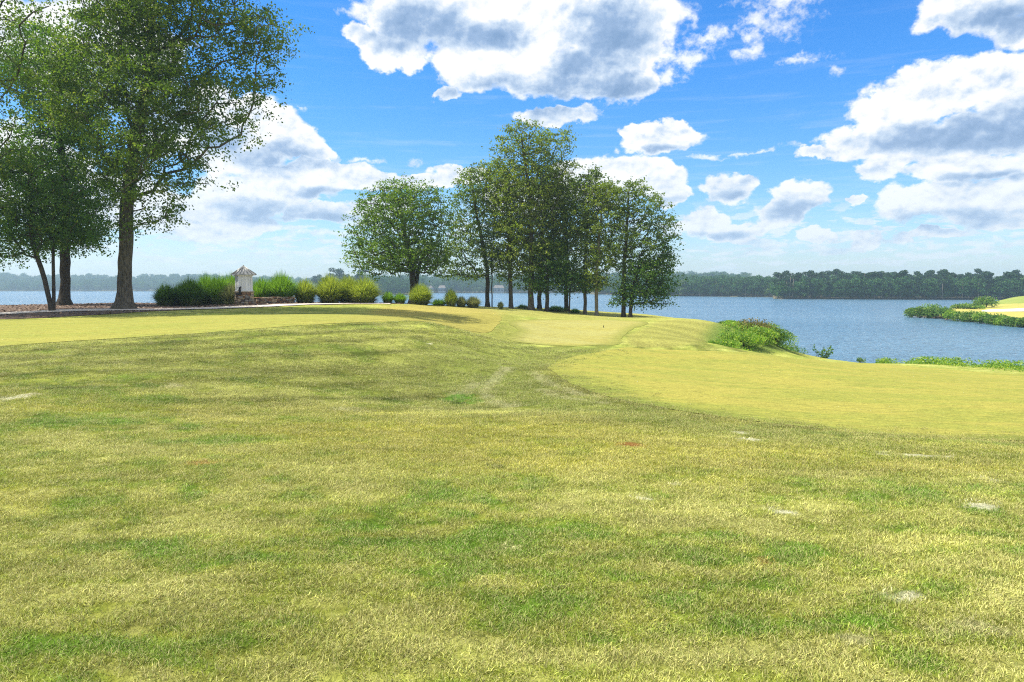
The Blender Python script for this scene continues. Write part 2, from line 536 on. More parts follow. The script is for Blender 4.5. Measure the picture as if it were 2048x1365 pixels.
def track_mask(x, y):
    m_ = np.zeros(np.shape(x))
    for T in TRACKS:
        near = (x > T[:, 0].min() - 1) & (x < T[:, 0].max() + 1) & (y > T[:, 1].min() - 1) & (y < T[:, 1].max() + 1)
        if not np.any(near): continue
        xs, ys = x[near], y[near]
        d = np.full(xs.shape, 1e9)
        for a, b in zip(T[:-1], T[1:]):
            e = b - a
            t = np.clip(((xs - a[0]) * e[0] + (ys - a[1]) * e[1]) / (e @ e + 1e-9), 0, 1)
            d = np.minimum(d, np.hypot(xs - a[0] - t * e[0], ys - a[1] - t * e[1]))
        q = sstep(.26, .04, d + (fbm(xs * 4, ys * 4, 3, 6) - .5) * .5)
        m_[near] = np.maximum(m_[near], q)
    return m_


def turf_rgb(x, y):
    """the grass's own colour, in world coordinates"""
    x = np.asarray(x, float); y = np.asarray(y, float)
    k = np.clip(y / 9, .55, 3.2) ** .6
    n1 = fbm(x / (1.3 * k), y / (.42 * k), 4, 1)
    n2 = fbm(x / (.42 * k), y / (.20 * k), 3, 7)
    n3 = fbm(x / 6.0, y / 3.0, 3, 13)
    g = sstep(.32, .655, n1 * .42 + n2 * .42 + .16 * fbm(x / .2, y / .12, 2, 19))
    straw = np.array([.53, .505, .15]); green = np.array([.165, .285, .028]); mid = np.array([.36, .375, .062])
    c = np.where((g < .5)[..., None], green + (mid - green) * (g * 2)[..., None], mid + (straw - mid) * (g * 2 - 1)[..., None])
    gold = np.array([.46, .395, .05])
    gm = sstep(.46, .72, n3) * sstep(14.5, 10, y) * sstep(3, 6, y)
    gm = np.maximum(gm, sstep(.45, .7, n3) * .5 * sstep(20, 30, y))
    c = c + (gold - c) * (gm * .55)[..., None]
    far = sstep(11, 16, y) * sstep(95, 75, y)            # duller rough of the swale; the bank's slope shading is painted in too
    c = c + (np.array([.315, .34, .074]) * (.46 + .95 * n2)[..., None] - c) * (far * .62)[..., None]
    ap = sstep(1.5, -.1, -poly_sdf(x, y, APRON) + (fbm(x, y, 2, 41) - .5) * .8) * sstep(30, 20, y)
    c = c + (np.array([.37, .325, .080]) - c) * (ap * .8)[..., None]
    dl = -poly_sdf(x, y, GREEN_L)
    wv = np.sin(dl * 3.6 + (fbm(x / 2.5, y / 2.5, 3, 51) - .5) * 7) * .5 + .5
    streak = fbm(x / 1.6 + dl * .2, dl / .35, 3, 53)
    zone = sstep(9, 13, y) * sstep(46, 36, y)
    c = c * (1 - zone * (.36 * wv + .75 * (streak - .5)))[..., None]
    ye = soft_poly(x, y, YELLOW, .8)
    c = c + (np.array([.38, .31, .075]) * (.8 + .4 * fbm(x / 3, y / .8, 3, 17))[..., None] - c) * (ye * .85)[..., None]
    hr = soft_poly(x, y, HILL_R, .5)
    stripes = .5 + .5 * np.sin((x * .55 + y * .9) * 2.4 + fbm(x / 3, y / 3, 2, 2) * 3)
    c = c + (np.array([.30, .285, .070])[None] * (.82 + .3 * stripes)[..., None] - c) * (hr * .85)[..., None]
    back = sstep(45, 56, y)
    c = c + (np.array([.33, .30, .085]) - c) * (back * .5)[..., None]
    co = soft_poly(x, y, COLLAR, .6)
    c = c + (np.array([.25, .255, .055]) * (.75 + .5 * fbm(x / .9, y / .5, 3, 61))[..., None] - c) * (co * .8)[..., None]
    ol = soft_poly(x, y, OLIVE, 1.3)
    c = c + (np.array([.235, .265, .055]) * (.6 + .8 * fbm(x / .9, y / .5, 3, 61))[..., None] - c) * (ol * .72)[..., None]
    c = c * (1 + .55 * (fbm(x / .55, y / .13, 3, 71) - .5) * sstep(18, 9, y) + .5 * (fbm(x / 1.9, y / .45, 3, 73) - .5) * sstep(22, 12, y))[..., None]  # shading of the near lawn's lumps, painted in as colour streaks
    c = c + (np.array([.66, .60, .36]) - c) * (track_mask(x, y) * (.25 + .5 * fbm(x / .4, y / .4, 2, 77)) * .75)[..., None]
    for kk, col_ in (('y', (.50, .46, .22)), ('o', (.52, .31, .09)), ('g', (.12, .27, .025)), ('s', (.85, .78, .56)), ('r', (.42, .17, .06)), ('d', (.07, .10, .02))):
        mk = spot_mask(x, y, kk)
        c = c + (np.array(col_) - c) * (mk * .85)[..., None]
    return c


# ------------------------------------------------------------------ materials
def new_mat(name):
    m_ = bpy.data.materials.new(name)
    m_.use_nodes = True
    return m_, NT(m_.node_tree)


def finish(t, bsdf):
    t.n('ShaderNodeOutputMaterial', {'Surface': bsdf}, None)


def princ(t, col, rough=.9, spec=.2, normal=None, **kw):
    ins = {'Base Color': col, 'Roughness': rough, 'Specular IOR Level': spec}
    if normal is not None: ins['Normal'] = normal
    ins.update(kw)
    return t.n('ShaderNodeBsdfPrincipled', ins)


def turf_material():
    m_, t = new_mat('turf')
    pos = t.n('ShaderNodeNewGeometry', None, 0)
    col = t.n('ShaderNodeAttribute', None, 0, attribute_name='turf', attribute_type='GEOMETRY')
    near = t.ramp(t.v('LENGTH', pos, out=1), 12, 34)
    fine = t.noise(t.v('MULTIPLY', pos, (1, .8, 1)), 26, 4, .7)
    med = t.noise(t.v('MULTIPLY', pos, (1, .6, 1)), 7, 4, .65)
    k = t.m('ADD', t.m('MULTIPLY', t.m('SUBTRACT', fine, .5), 1.5), t.m('MULTIPLY', t.m('SUBTRACT', med, .5), 1.3))
    k = t.m('ADD', k, .95)
    c = t.mix(1.0, col, t.n('ShaderNodeCombineColor', {0: k, 1: k, 2: k}), 'MULTIPLY')
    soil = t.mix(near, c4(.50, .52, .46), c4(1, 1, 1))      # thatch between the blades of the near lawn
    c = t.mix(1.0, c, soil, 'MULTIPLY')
    b = t.n('ShaderNodeBump', {'Height': t.m('ADD', fine, t.m('MULTIPLY', med, 2.0)), 'Strength': .75, 'Distance': .05})
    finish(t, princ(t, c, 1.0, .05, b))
    return m_


def green_material(name, c1, c2, c3, alt, streak=0.):
    m_, t = new_mat(name)
    pos = t.n('ShaderNodeNewGeometry', None, 0)
    a = t.noise(t.v('MULTIPLY', pos, (.5, 1.4, 1)), .55, 5, .6)
    f = t.noise(pos, 22, 4, .75)
    f2 = t.noise(t.v('MULTIPLY', pos, (.6, 1.6, 1)), 5, 4, .7)
    c = t.mix(t.ramp(a, .36, .64), c4(*c1), c4(*c2))
    c = t.mix(t.m('MULTIPLY', t.ramp(f2, .48, .72), .55), c, c4(*c3))
    am = t.n('ShaderNodeAttribute', None, 2, attribute_name='alt', attribute_type='GEOMETRY')
    s1 = t.noise(t.v('MULTIPLY', pos, (.35, 1.6, 1)), 1.3, 5, .65)
    ac = t.mix(t.ramp(s1, .38, .62), c4(*alt), c4(*[q * (1 - streak) for q in alt]))
    c = t.mix(am, c, ac)
    k = t.m('ADD', t.m('ADD', t.m('MULTIPLY', t.m('SUBTRACT', f, .5), 2.2), t.m('MULTIPLY', t.m('SUBTRACT', f2, .5), 1.5)), 1.0)
    c = t.mix(1.0, c, t.n('ShaderNodeCombineColor', {0: k, 1: k, 2: k}), 'MULTIPLY')
    b = t.n('ShaderNodeBump', {'Height': f, 'Strength': .8, 'Distance': .03})
    finish(t, princ(t, c, 1.0, .05, b))
    return m_


def blade_material(name, c_lo, c_hi, trans=.3, attr=None, dead=(.42, .36, .17), deadness=.25):
    m_, t = new_mat(name)
    r = t.n('ShaderNodeAttribute', None, 2, attribute_name='rnd', attribute_type='GEOMETRY')
    h = t.n('ShaderNodeAttribute', None, 2, attribute_name='hgt', attribute_type='GEOMETRY')
    if attr:
        base = t.n('ShaderNodeAttribute', None, 0, attribute_name=attr, attribute_type='INSTANCER')
        k = t.ramp(t.m('FRACT', t.m('MULTIPLY', r, 7.31)), 0, 1, .38, 1.85, smooth=False)
        c = t.mix(1.0, base, t.n('ShaderNodeCombineColor', {0: k, 1: k, 2: k}), 'MULTIPLY')
        c = t.mix(t.ramp(r, .60, .68, 0, .72), c, c4(.46, .41, .17))       # dry straw coloured blades
        c = t.mix(t.ramp(r, .34, .28, 0, .42), c, c4(.15, .27, .028))      # living green blades
    else:
        c = t.mix(t.ramp(r, .15, .9), c4(*[q * .6 for q in c_lo]), c4(*c_hi))
        c = t.mix(t.m('MULTIPLY', t.ramp(r, 1 - deadness, 1.0), t.ramp(h, .8, .0)), c, c4(*dead))
    d = princ(t, c, .55, .25)
    tr = t.n('ShaderNodeBsdfTranslucent', {'Color': t.mix(.5, c, c4(*[min(1, x * 1.3) for x in c_hi]))})
    finish(t, t.n('ShaderNodeMixShader', {0: trans, 1: d, 2: tr}))
    return m_


def leaf_material(name, dark, light, tip=(.20, .24, .05), rough=.5, trans=.42, patch=.55, spec=.22):
    m_, t = new_mat(name)
    r = t.n('ShaderNodeAttribute', None, 2, attribute_name='rnd', attribute_type='GEOMETRY')
    pos = t.n('ShaderNodeTexCoord', None, 3)
    n = t.noise(pos, patch, 3, .6)
    k = t.m('ADD', t.m('MULTIPLY', t.ramp(n, .34, .66), .6), t.m('MULTIPLY', r, .5), clamp=True)
    c = t.mix(k, c4(*dark), c4(*light))
    c = t.mix(t.ramp(r, .66, .95, 0, .85), c, c4(*tip))
    d = princ(t, c, rough, spec)
    tr = t.n('ShaderNodeBsdfTranslucent', {'Color': t.mix(1.0, c, c4(1.5, 1.7, .7), 'MULTIPLY')})
    finish(t, t.n('ShaderNodeMixShader', {0: trans, 1: d, 2: tr}))
    return m_


def noise_mat(name, c1, c2, scale=8, rough=.9, bump=.4, stretch=(1, 1, 1), detail=6, spec=.15, dist=.03, metal=0.):
    m_, t = new_mat(name)
    pos = t.v('MULTIPLY', t.n('ShaderNodeTexCoord', None, 3), stretch)
    n = t.noise(pos, scale, detail, .65)
    c = t.mix(t.ramp(n, .32, .68), c4(*c1), c4(*c2))
    b = t.n('ShaderNodeBump', {'Height': n, 'Strength': bump, 'Distance': dist})
    finish(t, princ(t, c, rough, spec, b, Metallic=metal))
    return m_


M = {}
M['turf'] = turf_material()
M['green_l'] = green_material('left_green_turf', (.305, .285, .062), (.26, .265, .054), (.205, .235, .046), (.32, .285, .065), .2)
M['green_m'] = green_material('middle_green_turf', (.335, .31, .10), (.32, .285, .075), (.25, .26, .065), (.23, .235, .052), .1)
M['apron'] = green_material('apron_turf', (.315, .285, .060), (.25, .258, .050), (.28, .24, .042), (.185, .22, .042), .2)
M['turf_blade'] = blade_material('turf_blade', (.2, .24, .04), (.34, .36, .08), .22, attr='tuft_col')
M['mulch'] = noise_mat('mulch', (.045, .028, .02), (.21, .145, .10), 9, .95, .9, detail=8, dist=.06)
M['concrete'] = noise_mat('path_concrete', (.52, .45, .37), (.66, .58, .49), 3, .9, .15)
M['sand'] = noise_mat('bunker_sand', (.82, .78, .70), (.92, .89, .82), 1.2, .95, .1)
M['bark'] = noise_mat('bark', (.045, .038, .028), (.16, .135, .10), 5, .95, .9, (3, 3, .5), dist=.05)
M['bark_dark'] = noise_mat('bark_dark', (.03, .024, .018), (.10, .082, .06), 6, .95, .8, (3, 3, .6), dist=.04)
M['bark_pale'] = noise_mat('bark_pale', (.12, .10, .075), (.27, .235, .18), 5, .95, .8, (3, 3, .5), dist=.04)
M['oak'] = leaf_material('oak_leaves', (.054, .108, .014), (.155, .225, .026), (.36, .38, .08))
M['oak_b'] = leaf_material('shade_tree_leaves', (.036, .092, .014), (.10, .18, .022), (.26, .33, .05))
M['maple'] = leaf_material('maple_leaves', (.056, .118, .016), (.155, .235, .030), (.30, .36, .07))
M['gum'] = leaf_material('tall_tree_leaves', (.080, .132, .018), (.22, .27, .036), (.42, .43, .10))
M['gum_b'] = leaf_material('lakeside_tree_leaves', (.062, .112, .018), (.175, .23, .034), (.34, .36, .09))
M['bright'] = leaf_material('shrub_leaves_bright', (.07, .16, .02), (.24, .38, .04), (.42, .46, .08), trans=.4, patch=1.2)
M['shrub'] = leaf_material('shrub_leaves', (.035, .10, .02), (.12, .23, .035), (.30, .34, .07), patch=1.0)
M['shrub_d'] = leaf_material('shrub_leaves_russet', (.07, .08, .025), (.19, .17, .05), (.34, .22, .09), patch=1.5)
M['far'] = leaf_material('far_forest_leaves', (.020, .070, .020), (.050, .125, .030), (.09, .17, .04), rough=.8, trans=.15, patch=.03, spec=.1)
M['far_light'] = leaf_material('far_forest_leaves_light', (.05, .10, .03), (.12, .19, .05), (.16, .22, .06), rough=.8, trans=.15, patch=.03, spec=.1)
M['far_pine'] = leaf_material('far_pine_needles', (.016, .050, .018), (.034, .082, .026), (.05, .08, .03), rough=.8, trans=.1, patch=.1, spec=.1)
M['white'] = noise_mat('white_paint', (.60, .60, .58), (.70, .70, .68), 3, .6, .05, (1, 1, .3))
M['roof'] = noise_mat('weathered_metal_roof', (.20, .20, .185), (.36, .355, .33), 7, .45, .15, (1, 1, .4), spec=.5, metal=.5)
M['black'] = noise_mat('black_iron', (.006, .006, .006), (.015, .015, .016), 9, .5, .1, spec=.4)
M['stone'] = noise_mat('ledge_stone', (.15, .09, .05), (.38, .26, .15), 4.3, .9, .6, (1, 1, 2.2), dist=.03)
M['mortar'] = noise_mat('mortar', (.07, .06, .05), (.14, .12, .10), 9, .95, .3)
M['drift'] = noise_mat('driftwood', (.14, .11, .08), (.36, .30, .24), 6, .9, .5, (4, 4, 1))
M['mud'] = noise_mat('shore_mud', (.06, .045, .03), (.17, .13, .09), 3, .9, .6)


def water_material():
    m_, t = new_mat('lake_water')
    pos = t.n('ShaderNodeNewGeometry', None, 0)
    p1 = t.v('MULTIPLY', pos, (.55, 1.0, 1))
    dist = t.v('LENGTH', pos, out=1)
    n1 = t.noise(p1, 1.5, 3, .65, .4)
    n2 = t.noise(p1, .30, 3, .55, .3)
    n3 = t.noise(t.v('MULTIPLY', pos, (.004, .02, 0)), 1.0, 3, .6)
    h = t.m('ADD', t.m('MULTIPLY', n1, .55), t.m('MULTIPLY', n2, .9))
    st = t.ramp(n3, .35, .65, .75, 1.0)
    b = t.n('ShaderNodeBump', {'Height': h, 'Strength': 1.0, 'Distance': 2.2})
    c = t.mix(t.ramp(n3, .4, .6), c4(.075, .17, .255), c4(.10, .20, .285))
    finish(t, princ(t, c, .22, .5, b, IOR=1.36))
    return m_


M['water'] = water_material()

def resample(poly, step):
    p = np.vstack([poly, poly[:1]])
    d = np.concatenate([[0], np.cumsum(np.linalg.norm(np.diff(p, axis=0), axis=1))])
    n = max(12, int(d[-1] / step))
    t_ = np.linspace(0, d[-1], n, endpoint=False)
    return np.column_stack([np.interp(t_, d, p[:, 0]), np.interp(t_, d, p[:, 1])])


def wobble(poly, amp, seed):
    n = np.array([fbm(poly[:, 0] * .9, poly[:, 1] * .9, 3, seed), fbm(poly[:, 0] * .9 + 40, poly[:, 1] * .9, 3, seed)]).T - .5
    return poly + n * amp


GREEN_L = wobble(resample(GREEN_L, .3), .25, 1)
GREEN_M = wobble(resample(GREEN_M, .3), .25, 2)
APRON = wobble(resample(APRON, .25), .22, 3)
MOWN += [resample(GREEN_L, 1.0), resample(GREEN_M, 1.0), resample(APRON, 1.0)]
BANK = np.array([(12.4, 41), (15, 43.5), (17.6, 46.8), (20, 51), (23, 56), (24.8, 62), (22, 67), (18.5, 64), (17.5, 57), (15.2, 50), (13, 45)], float)
# ------------------------------------------------------------------ terrain mesh
rows = np.concatenate([np.linspace(-14, 1.0, 12), np.geomspace(1.35, 86, 400)])
s = np.linspace(-1, 1, 541)
inner = .80
rx = []
for y in rows:
    wi = .80 * max(y, 0) + 1.6
    wo = 1.1 * max(y, 0) + 90
    a = np.abs(s)
    xx = np.where(a < inner, wi * a / inner, wi + (wo - wi) * ((a - inner) / (1 - inner)) ** 2.2)
    rx.append(np.sign(s) * xx)
X = np.array(rx); Y = np.repeat(rows[:, None], len(s), 1)
Z = ground_z(X, Y)
V = np.stack([X, Y, Z], -1).reshape(-1, 3)
nr, nc = X.shape
idx = np.arange(nr * nc).reshape(nr, nc)
Fq = np.stack([idx[:-1, :-1], idx[:-1, 1:], idx[1:, 1:], idx[1:, :-1]], -1).reshape(-1, 4)
tc = turf_rgb(V[:, 0], V[:, 1])
wet = sstep(WATER + .55, WATER + .12, V[:, 2] + (fbm(V[:, 0] * 2, V[:, 1] * 2, 2, 81) - .5) * .4)
tc = tc + (np.array([.085, .070, .042]) - tc) * wet[:, None]
bank = sstep(1.3, 0, -poly_sdf(V[:, 0], V[:, 1], BANK))
tc = tc + (np.array([.13, .19, .035]) - tc) * (bank * .9)[:, None]
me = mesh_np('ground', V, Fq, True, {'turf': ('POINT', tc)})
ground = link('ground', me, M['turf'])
tag(ground, 'mown rough lawn rolling down to the lake', kind='structure')


def sheet(name, outline, mat, lift=.012, step=1.0, label=None, alt=None):
    poly = np.asarray(outline, float)
    x0, y0 = poly.min(0); x1, y1 = poly.max(0)
    gx, gy = np.meshgrid(np.arange(x0, x1, step), np.arange(y0, y1, step))
    gx = gx.ravel() + rng.uniform(-.1, .1, gx.size) * step; gy = gy.ravel() + rng.uniform(-.1, .1, gy.size) * step
    sd = poly_sdf(gx, gy, poly)
    keep = sd > step * .35
    pts = [Vector(p) for p in poly] + [Vector((a, b)) for a, b in zip(gx[keep], gy[keep])]
    nb = len(poly)
    res = delaunay_2d_cdt(pts, [], [list(range(nb))], 1, 1e-5)
    vv = np.array([tuple(p) for p in res[0]])
    ff = np.array([f for f in res[2] if len(f) == 3])
    z = ground_z(vv[:, 0], vv[:, 1]) + lift
    al = {'alt': ('POINT', alt(vv[:, 0], vv[:, 1], poly_sdf(vv[:, 0], vv[:, 1], poly)))} if alt else None
    me_ = mesh_np(name, np.column_stack([vv, z]), ff, True, al)
    o = link(name, me_, mat)
    return tag(o, label, kind='structure')


sheet('putting_green', GREEN_L, M['green_l'], .012, .4, 'smooth pale yellow-green putting surface in front of the shaded trees',
      lambda x, y, d: sstep(-8, -3.5, x + (fbm(x / 2, y / 2, 2, 3) - .5) * 3))
sheet('putting_green', GREEN_M, M['green_m'], .012, .45, 'smooth pale putting surface in front of the lakeside tree group',
      lambda x, y, d: sstep(1.0, 0, d))
sheet('fairway', APRON, M['apron'], .012, .28, 'closely mown golden turf lobe running along the shore',
      lambda x, y, d: sstep(1.5, 0, d + (fbm(x * 1.2, y * 1.2, 3, 3) - .5) * 1.6 - .1) * sstep(26, 15, y) * .9)

# mulch bed and path on the left
BED = [np.array(q) for q in [(-60, 32), (-40, 31.5)]] + list(hits([(2, 640.5), (120, 635), (220, 629), (330, 622.5), (430, 618.5), (500, 615)])) + \
      [np.array(q) for q in [(-12.6, 47.6), (-10.2, 51.0), (-7.5, 54.2), (-6.0, 56.8), (-12, 57.6), (-20, 57), (-27, 55), (-40, 54), (-60, 54), (-62, 40)]]
sheet('mulch_bed', wobble(resample(dense(BED), .4), .5, 8), M['mulch'], .022, .6, 'pinkish brown bark mulch bed under the left trees')
PATHC = np.array([(-40, 37.0), (-30, 37.6)] + [tuple(q) for q in hits([(240, 620.5), (330, 620), (430, 618), (500, 615), (560, 612), (620, 609.5), (700, 608), (780, 608.5), (850, 610)])])
PATHC = dense(PATHC, smooth=3, closed=False)
dv = np.gradient(PATHC, axis=0); dv /= np.linalg.norm(dv, axis=1)[:, None]
nv = np.column_stack([-dv[:, 1], dv[:, 0]]) * .8
PATH = np.vstack([PATHC - nv, (PATHC + nv)[::-1]])
sheet('path', resample(PATH, .35), M['concrete'], .045, .5, 'pale concrete cart path curving past the stone well house')

# ------------------------------------------------------------------ water, lake, far land
WX, WY0, WY1 = 2300, 18, 2050
me = bpy.data.meshes.new('lake')
me.from_pydata([(-WX, WY0, WATER), (WX, WY0, WATER), (WX, WY1, WATER), (-WX, WY1, WATER)], [], [(0, 1, 2, 3)])
tag(link('lake', me, M['water']), 'blue rippled lake', kind='structure')


# ------------------------------------------------------------------ instancing of point clouds (grass, far wood) through geometry nodes
def scatter(name, pts, rots, scl, variants, attrs=None, label=None, kind='stuff'):
    me_ = bpy.data.meshes.new(name)
    me_.vertices.add(len(pts))
    me_.vertices.foreach_set('co', np.asarray(pts, np.float32).ravel())
    for nm, arr, ty, key in [('rot', rots, 'FLOAT_VECTOR', 'vector'), ('scl', scl, 'FLOAT_VECTOR', 'vector')] + \
            [(k, a, 'FLOAT_COLOR', 'color') for k, a in (attrs or {}).items()]:
        arr = np.asarray(arr, np.float32)
        if ty == 'FLOAT_COLOR' and arr.shape[1] == 3:
            arr = np.column_stack([arr, np.ones(len(arr), np.float32)])
        at = me_.attributes.new(nm, ty, 'POINT')
        at.data.foreach_set(key, arr.astype(np.float32).ravel())
    o = bpy.data.objects.new(name, me_)
    COL.objects.link(o)
    ng = bpy.data.node_groups.new(name + '_nodes', 'GeometryNodeTree')
    ng.interface.new_socket('Geometry', in_out='INPUT', socket_type='NodeSocketGeometry')
    ng.interface.new_socket('Geometry', in_out='OUTPUT', socket_type='NodeSocketGeometry')
    N = ng.nodes; L = ng.links
    gi, go = N.new('NodeGroupInput'), N.new('NodeGroupOutput')
    g2i = N.new('GeometryNodeGeometryToInstance')
    for vobj in variants:
        oi = N.new('GeometryNodeObjectInfo'); oi.inputs['Object'].default_value = vobj
        oi.inputs['As Instance'].default_value = True
        L.new(oi.outputs['Geometry'], g2i.inputs[0])
    iop = N.new('GeometryNodeInstanceOnPoints')
    j = None
    # join the variants, then pick one of them at random
    join = N.new('GeometryNodeJoinGeometry')
    for nd_ in [n_ for n_ in N if n_.bl_idname == 'GeometryNodeObjectInfo']:
        L.new(nd_.outputs['Geometry'], join.inputs[0])
    N.remove(g2i)
    L.new(gi.outputs[0], iop.inputs['Points'])
    L.new(join.outputs[0], iop.inputs['Instance'])
    iop.inputs['Pick Instance'].default_value = True
    rv = N.new('FunctionNodeRandomValue'); rv.data_type = 'INT'
    rv.inputs['Min'].default_value = 0; rv.inputs['Max'].default_value = len(variants) - 1
    idx_out = [q for q in rv.outputs if q.enabled][0] if any(q.enabled for q in rv.outputs) else rv.outputs[2]
    L.new(rv.outputs[2], iop.inputs['Instance Index'])
    for nm, sk in (('rot', 'Rotation'), ('scl', 'Scale')):
        na = N.new('GeometryNodeInputNamedAttribute'); na.data_type = 'FLOAT_VECTOR'; na.inputs['Name'].default_value = nm
        L.new(na.outputs[0], iop.inputs[sk])
    L.new(iop.outputs[0], go.inputs[0])
    md = o.modifiers.new('scatter', 'NODES'); md.node_group = ng
    tag(o, label, kind=kind)
    return o


def proto(name, me_, mat):
    """mesh datablock wrapped in an object that stays out of the scene; only its geometry is scattered"""
    o = bpy.data.objects.new(name, me_)
    for q in (mat if isinstance(mat, (list, tuple)) else [mat]):
        me_.materials.append(q)
    return o


def ribbons(base, az_, height, out, width, nseg=3, curl=1.6, twist=0., arch=.28):
    """arched grass blades: arrays of n blades -> verts, tri/quads, rnd, hgt"""
    n = len(base)
    t = np.linspace(0, 1, nseg + 1)
    dirx, diry = np.cos(az_), np.sin(az_)
    h = height[:, None] * (1 - (1 - t[None]) ** 1.35 * 1.0) if False else height[:, None] * (t[None] - arch * (out / (height + 1e-6))[:, None].clip(0, 1.6) * t[None] ** 3)
    r = out[:, None] * t[None] ** curl
    c = np.stack([base[:, 0:1] + dirx[:, None] * r, base[:, 1:2] + diry[:, None] * r, base[:, 2:3] + h], -1)
    wv = width[:, None] * (1 - t[None] ** 2.2 * .93) * .5
    ta = az_ + np.pi / 2 + twist
    side = np.stack([np.cos(ta), np.sin(ta), np.zeros(n)], -1)
    Lp = c - side[:, None] * wv[..., None]
    Rp = c + side[:, None] * wv[..., None]
    v = np.stack([Lp, Rp], 2).reshape(n, -1, 3)
    per = 2 * (nseg + 1)
    k = np.arange(nseg) * 2
    q = np.stack([k, k + 1, k + 3, k + 2], -1)
    f = (np.arange(n)[:, None, None] * per + q[None]).reshape(-1, 4)
    hg = np.repeat(np.repeat(t[None], n, 0)[..., None], 2, 2).reshape(-1)
    return v.reshape(-1, 3), f, per, hg


# near lawn: tufts of real blades
tufts = []
for i in range(5):
    g = np.random.default_rng(100 + i)
    n = 60
    rad = np.sqrt(g.random(n)) * .085
    th = g.random(n) * 6.283
    base = np.column_stack([rad * np.cos(th), rad * np.sin(th), np.full(n, -.006)])
    az_ = g.random(n) * 6.283
    hh = g.uniform(.014, .036, n)
    v, f, per, hg = ribbons(base, az_, hh, hh * g.uniform(.3, 1.3, n), g.uniform(.0032, .0056, n), 2, 1.25, g.uniform(-1, 1, n))
    me_ = mesh_np('grass_tuft', v, f, False, {'rnd': ('POINT', np.repeat(g.random(n), per)), 'hgt': ('POINT', hg)})
    tufts.append(proto('grass_tuft', me_, M['turf_blade']))

pts = []
for (y0, y1, dens_) in [(1.9, 4.5, 440), (4.5, 8, 260), (8, 13, 125), (13, 20, 50), (20, 31, 18)]:
    hw = lambda y: .82 * y + .8
    area = (hw(y0) + hw(y1)) * (y1 - y0)
    n = int(area * dens_)
    y = rng.uniform(y0, y1, n * 2)
    x = rng.uniform(-1, 1, n * 2) * hw(y1)
    ok = np.abs(x) < hw(y)
    pts.append(np.column_stack([x[ok], y[ok]])[:n])
pts = np.vstack(pts)
x, y = pts[:, 0], pts[:, 1]
edge_n = (fbm(x * 2, y * 2, 2, 9) - .5) * .3
keep = (poly_sdf(x, y, APRON) + edge_n < rng.exponential(.5, len(x)) + .04) & (poly_sdf(x, y, GREEN_L) + edge_n < 0)
keep &= (poly_sdf(x, y, GREEN_M) < 0)
keep &= rng.random(len(x)) > spot_mask(x, y, 'sr') * .8
x, y = x[keep], y[keep]
z = ground_z(x, y)
k = np.interp(y, [2, 6, 12, 20, 31], [.72, .92, 1.25, 1.8, 2.4])
hvar = .65 + .9 * fbm(x / .35, y / .3, 2, 31)
n = len(x)
col = turf_rgb(x, y) * rng.uniform(.88, 1.12, n)[:, None]
scatter('grass', np.column_stack([x, y, z]), np.column_stack([rng.normal(0, .12, n), rng.normal(0, .12, n), rng.random(n) * 6.283]),
        np.column_stack([k, k, k * hvar * np.interp(y, [2, 10, 30], [1, .9, .6])]), tufts, {'tuft_col': col},
        'short mown straw and green grass blades of the lawn')


# ------------------------------------------------------------------ trees
def leaves_mesh(centers, size, up=.45, g=None, droop=0., aspect=.6, bias=None):
    n = len(centers)
    g = g or rng
    nrm = g.normal(size=(n, 3)); nrm /= np.linalg.norm(nrm, axis=1)[:, None]
    if bias is not None:
        nrm = nrm * .75 + bias * .85
    nrm[:, 2] += up
    nrm /= np.linalg.norm(nrm, axis=1)[:, None] + 1e-9
    a = np.cross(nrm, g.normal(size=(n, 3))); a /= np.linalg.norm(a, axis=1)[:, None] + 1e-9
    a[:, 2] -= droop
    b = np.cross(nrm, a)
    b /= np.linalg.norm(b, axis=1)[:, None] + 1e-9
    s_ = size * g.uniform(.6, 1.25, n)
    L = (s_ * .5)[:, None]; W_ = (s_ * .5 * aspect)[:, None]
    v = np.stack([centers - a * L, centers - b * W_ + a * L * .15, centers + a * L, centers + b * W_ + a * L * .15], 1)
    f = np.arange(n * 4).reshape(n, 4)
    return v.reshape(-1, 3), f, g.random(n)


